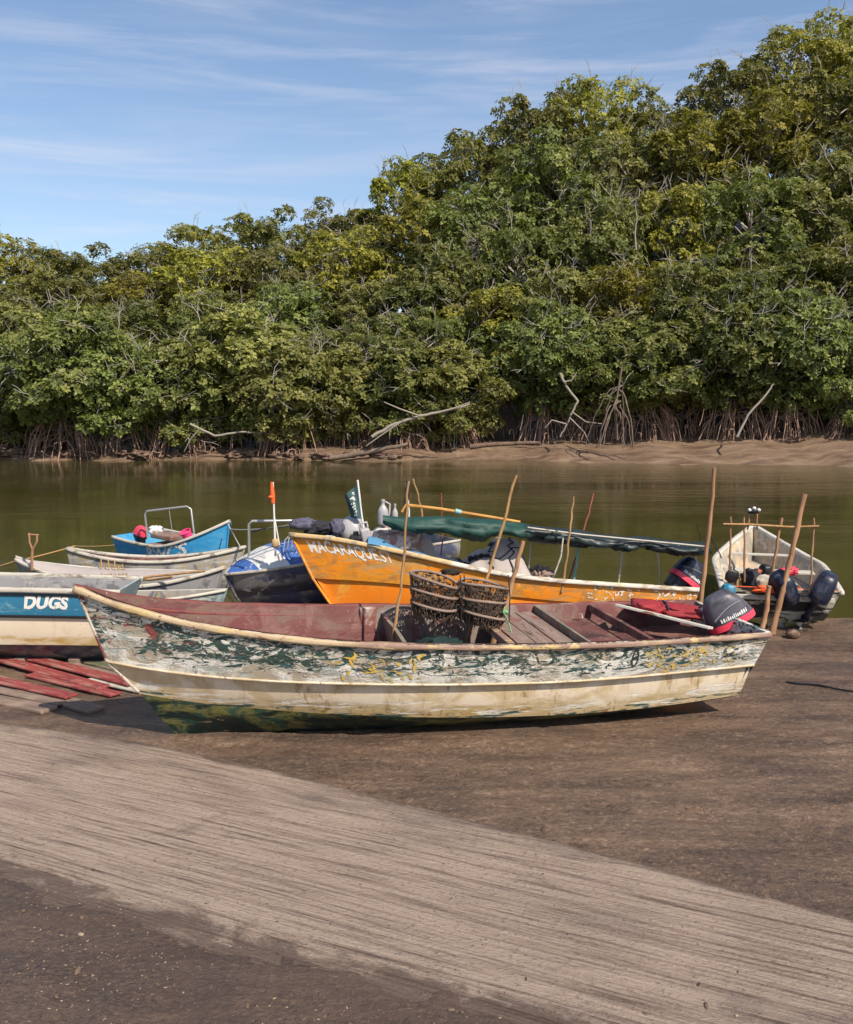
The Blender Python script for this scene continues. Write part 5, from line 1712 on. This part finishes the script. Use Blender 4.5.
dead('dead_branch', [(372, 437), (395, 424), (420, 416), (445, 411), (470, 404)], 48.6, .10, .06, 'deadwood', 'bleached forked dead branch reaching over the water left of centre', 'branch',
     [[(420, 416), (400, 409), (384, 402)], [(404, 420), (386, 432), (366, 446)], [(440, 412), (455, 408), (470, 402)]])
dead('dead_branch', [(560, 373), (566, 386), (578, 401), (573, 411), (567, 424), (560, 437)], 50.0, .085, .035, 'deadwood', 'crooked bleached dead limb left of the bare root tangle', 'branch', [[(572, 412), (586, 422), (604, 424)], [(570, 418), (584, 432), (590, 444)], [(566, 424), (552, 420), (545, 428)], [(564, 382), (572, 380), (577, 372)]])
o_ = at(612, 450, 48.0)
b = MB(); rq = random.Random(17)
for k in range(11):
    a = at(619 + rq.uniform(-4, 3), 380 + rq.uniform(-4, 34), 48.3) - o_
    e = at(rq.uniform(578, 634), 449 + rq.uniform(-5, 2), 48.0 + rq.uniform(-.5, .8)) - o_
    pts = []
    for i_ in range(9):
        u = i_ / 8
        p = a.lerp(e, u ** .75); p.z = a.z + (e.z - a.z) * u ** 1.5
        pts.append(p + Vector((rq.uniform(-.06, .06), rq.uniform(-.06, .06), rq.uniform(-.04, .04))) * (i_ > 0))
    r0 = rq.uniform(.022, .055); b.tube(pts, [r0 * (1 - .3 * q_ / 8) for q_ in range(9)], 5)
b.tube([at(617, 440, 48.4) - o_, at(615, 410, 48.4) - o_, at(619, 385, 48.3) - o_, at(622, 366, 48.4) - o_], [.08, .075, .06, .04], 7)
o = b.build('dead_tree', mt['bark']); o.location = o_
tag(o, 'dead leaning mangrove on tangled bare roots right of centre', 'tree')
dead('dead_branch', [(737, 437), (748, 415), (768, 392), (774, 384)], 48.0, .07, .04, 'deadwood', 'thin pale dead branch leaning right on the mud bank', 'branch')
dead('drift_log', [(470, 447), (500, 444), (540, 443)], 48.2, .14, .09, 'rock', 'brown drift log lying on the mud bank below the roots', 'log')
dead('drift_log', [(330, 458), (370, 452), (408, 444)], 49.2, .16, .10, 'bark', 'dark drift log at the water edge left of centre', 'log')
dead('bare_tree', [(636, 250), (635, 232), (637, 218), (635, 203)], 54.0, .055, .025, 'deadwood', 'bare pale trunk rising among leaves right of centre', 'tree')
dead('dead_branch', [(190, 424), (215, 436), (240, 432), (262, 433)], 49.6, .07, .05, 'deadwood', 'low bleached branch drooping under leaves at the left bank', 'branch', [[(200, 428), (190, 440), (184, 452)]])

# ------------------------------------------------------------------ light
SD = Vector((.42, -.53, .74)).normalized()
sun = bpy.data.objects.new('sun', bpy.data.lights.new('sun', 'SUN'))
C.objects.link(sun)
sun.data.energy = 4.7; sun.data.angle = R(.5); sun.data.color = (1.0, .905, .77)
sun.rotation_euler = SD.to_track_quat('Z', 'Y').to_euler()
sun.location = (20, -20, 40)
w = bpy.data.worlds.new('World'); S.world = w
w.use_nodes = True
t = NT('', w)
sky = t.n('ShaderNodeTexSky', sky_type='NISHITA')
sky.sun_disc = False
sky.sun_elevation = math.asin(SD.z)
sky.sun_rotation = math.atan2(SD.x, SD.y)
sky.air_density = 1.0; sky.dust_density = .9; sky.ozone_density = 2.2
d = t.n('ShaderNodeTexCoord').outputs['Generated']
c1 = t.noise(t.map(d, (1.9, 1.9, 19), rot=(0, R(-4), 0), loc=(5, 2, 1)), 1, 6, .55, .6)
c2 = t.noise(t.map(d, (3, 3, 34), rot=(0, R(-3), 0), loc=(3, 1, 2)), 1, 6, .6, .5)
m_ = t.math('MULTIPLY_ADD', t.step(c1, .46, .78), .28, t.math('MULTIPLY', t.step(c2, .46, .76), .30))
m_ = t.math('MINIMUM', t.math('ADD', m_, t.math('MULTIPLY', t.step(t.sep(d)[2], .42, .05), .08)), 1.0)
colr = t.mix(m_, sky.outputs[0], (5.6, 5.4, 5.8))
bg = t.n('ShaderNodeBackground'); t.put(bg.inputs[0], colr); bg.inputs[1].default_value = .115
ow = t.n('ShaderNodeOutputWorld'); t.t.links.new(bg.outputs[0], ow.inputs[0])

vs_ = S.view_settings
S.display_settings.display_device = 'sRGB'
vs_.view_transform = 'Standard'; vs_.look = 'None'; vs_.exposure = 0.47; vs_.gamma = 1.0; vs_.use_curve_mapping = False
S.render.engine = 'CYCLES'
S.cycles.max_bounces = 6; S.cycles.transparent_max_bounces = 8
S.cycles.use_denoising = True
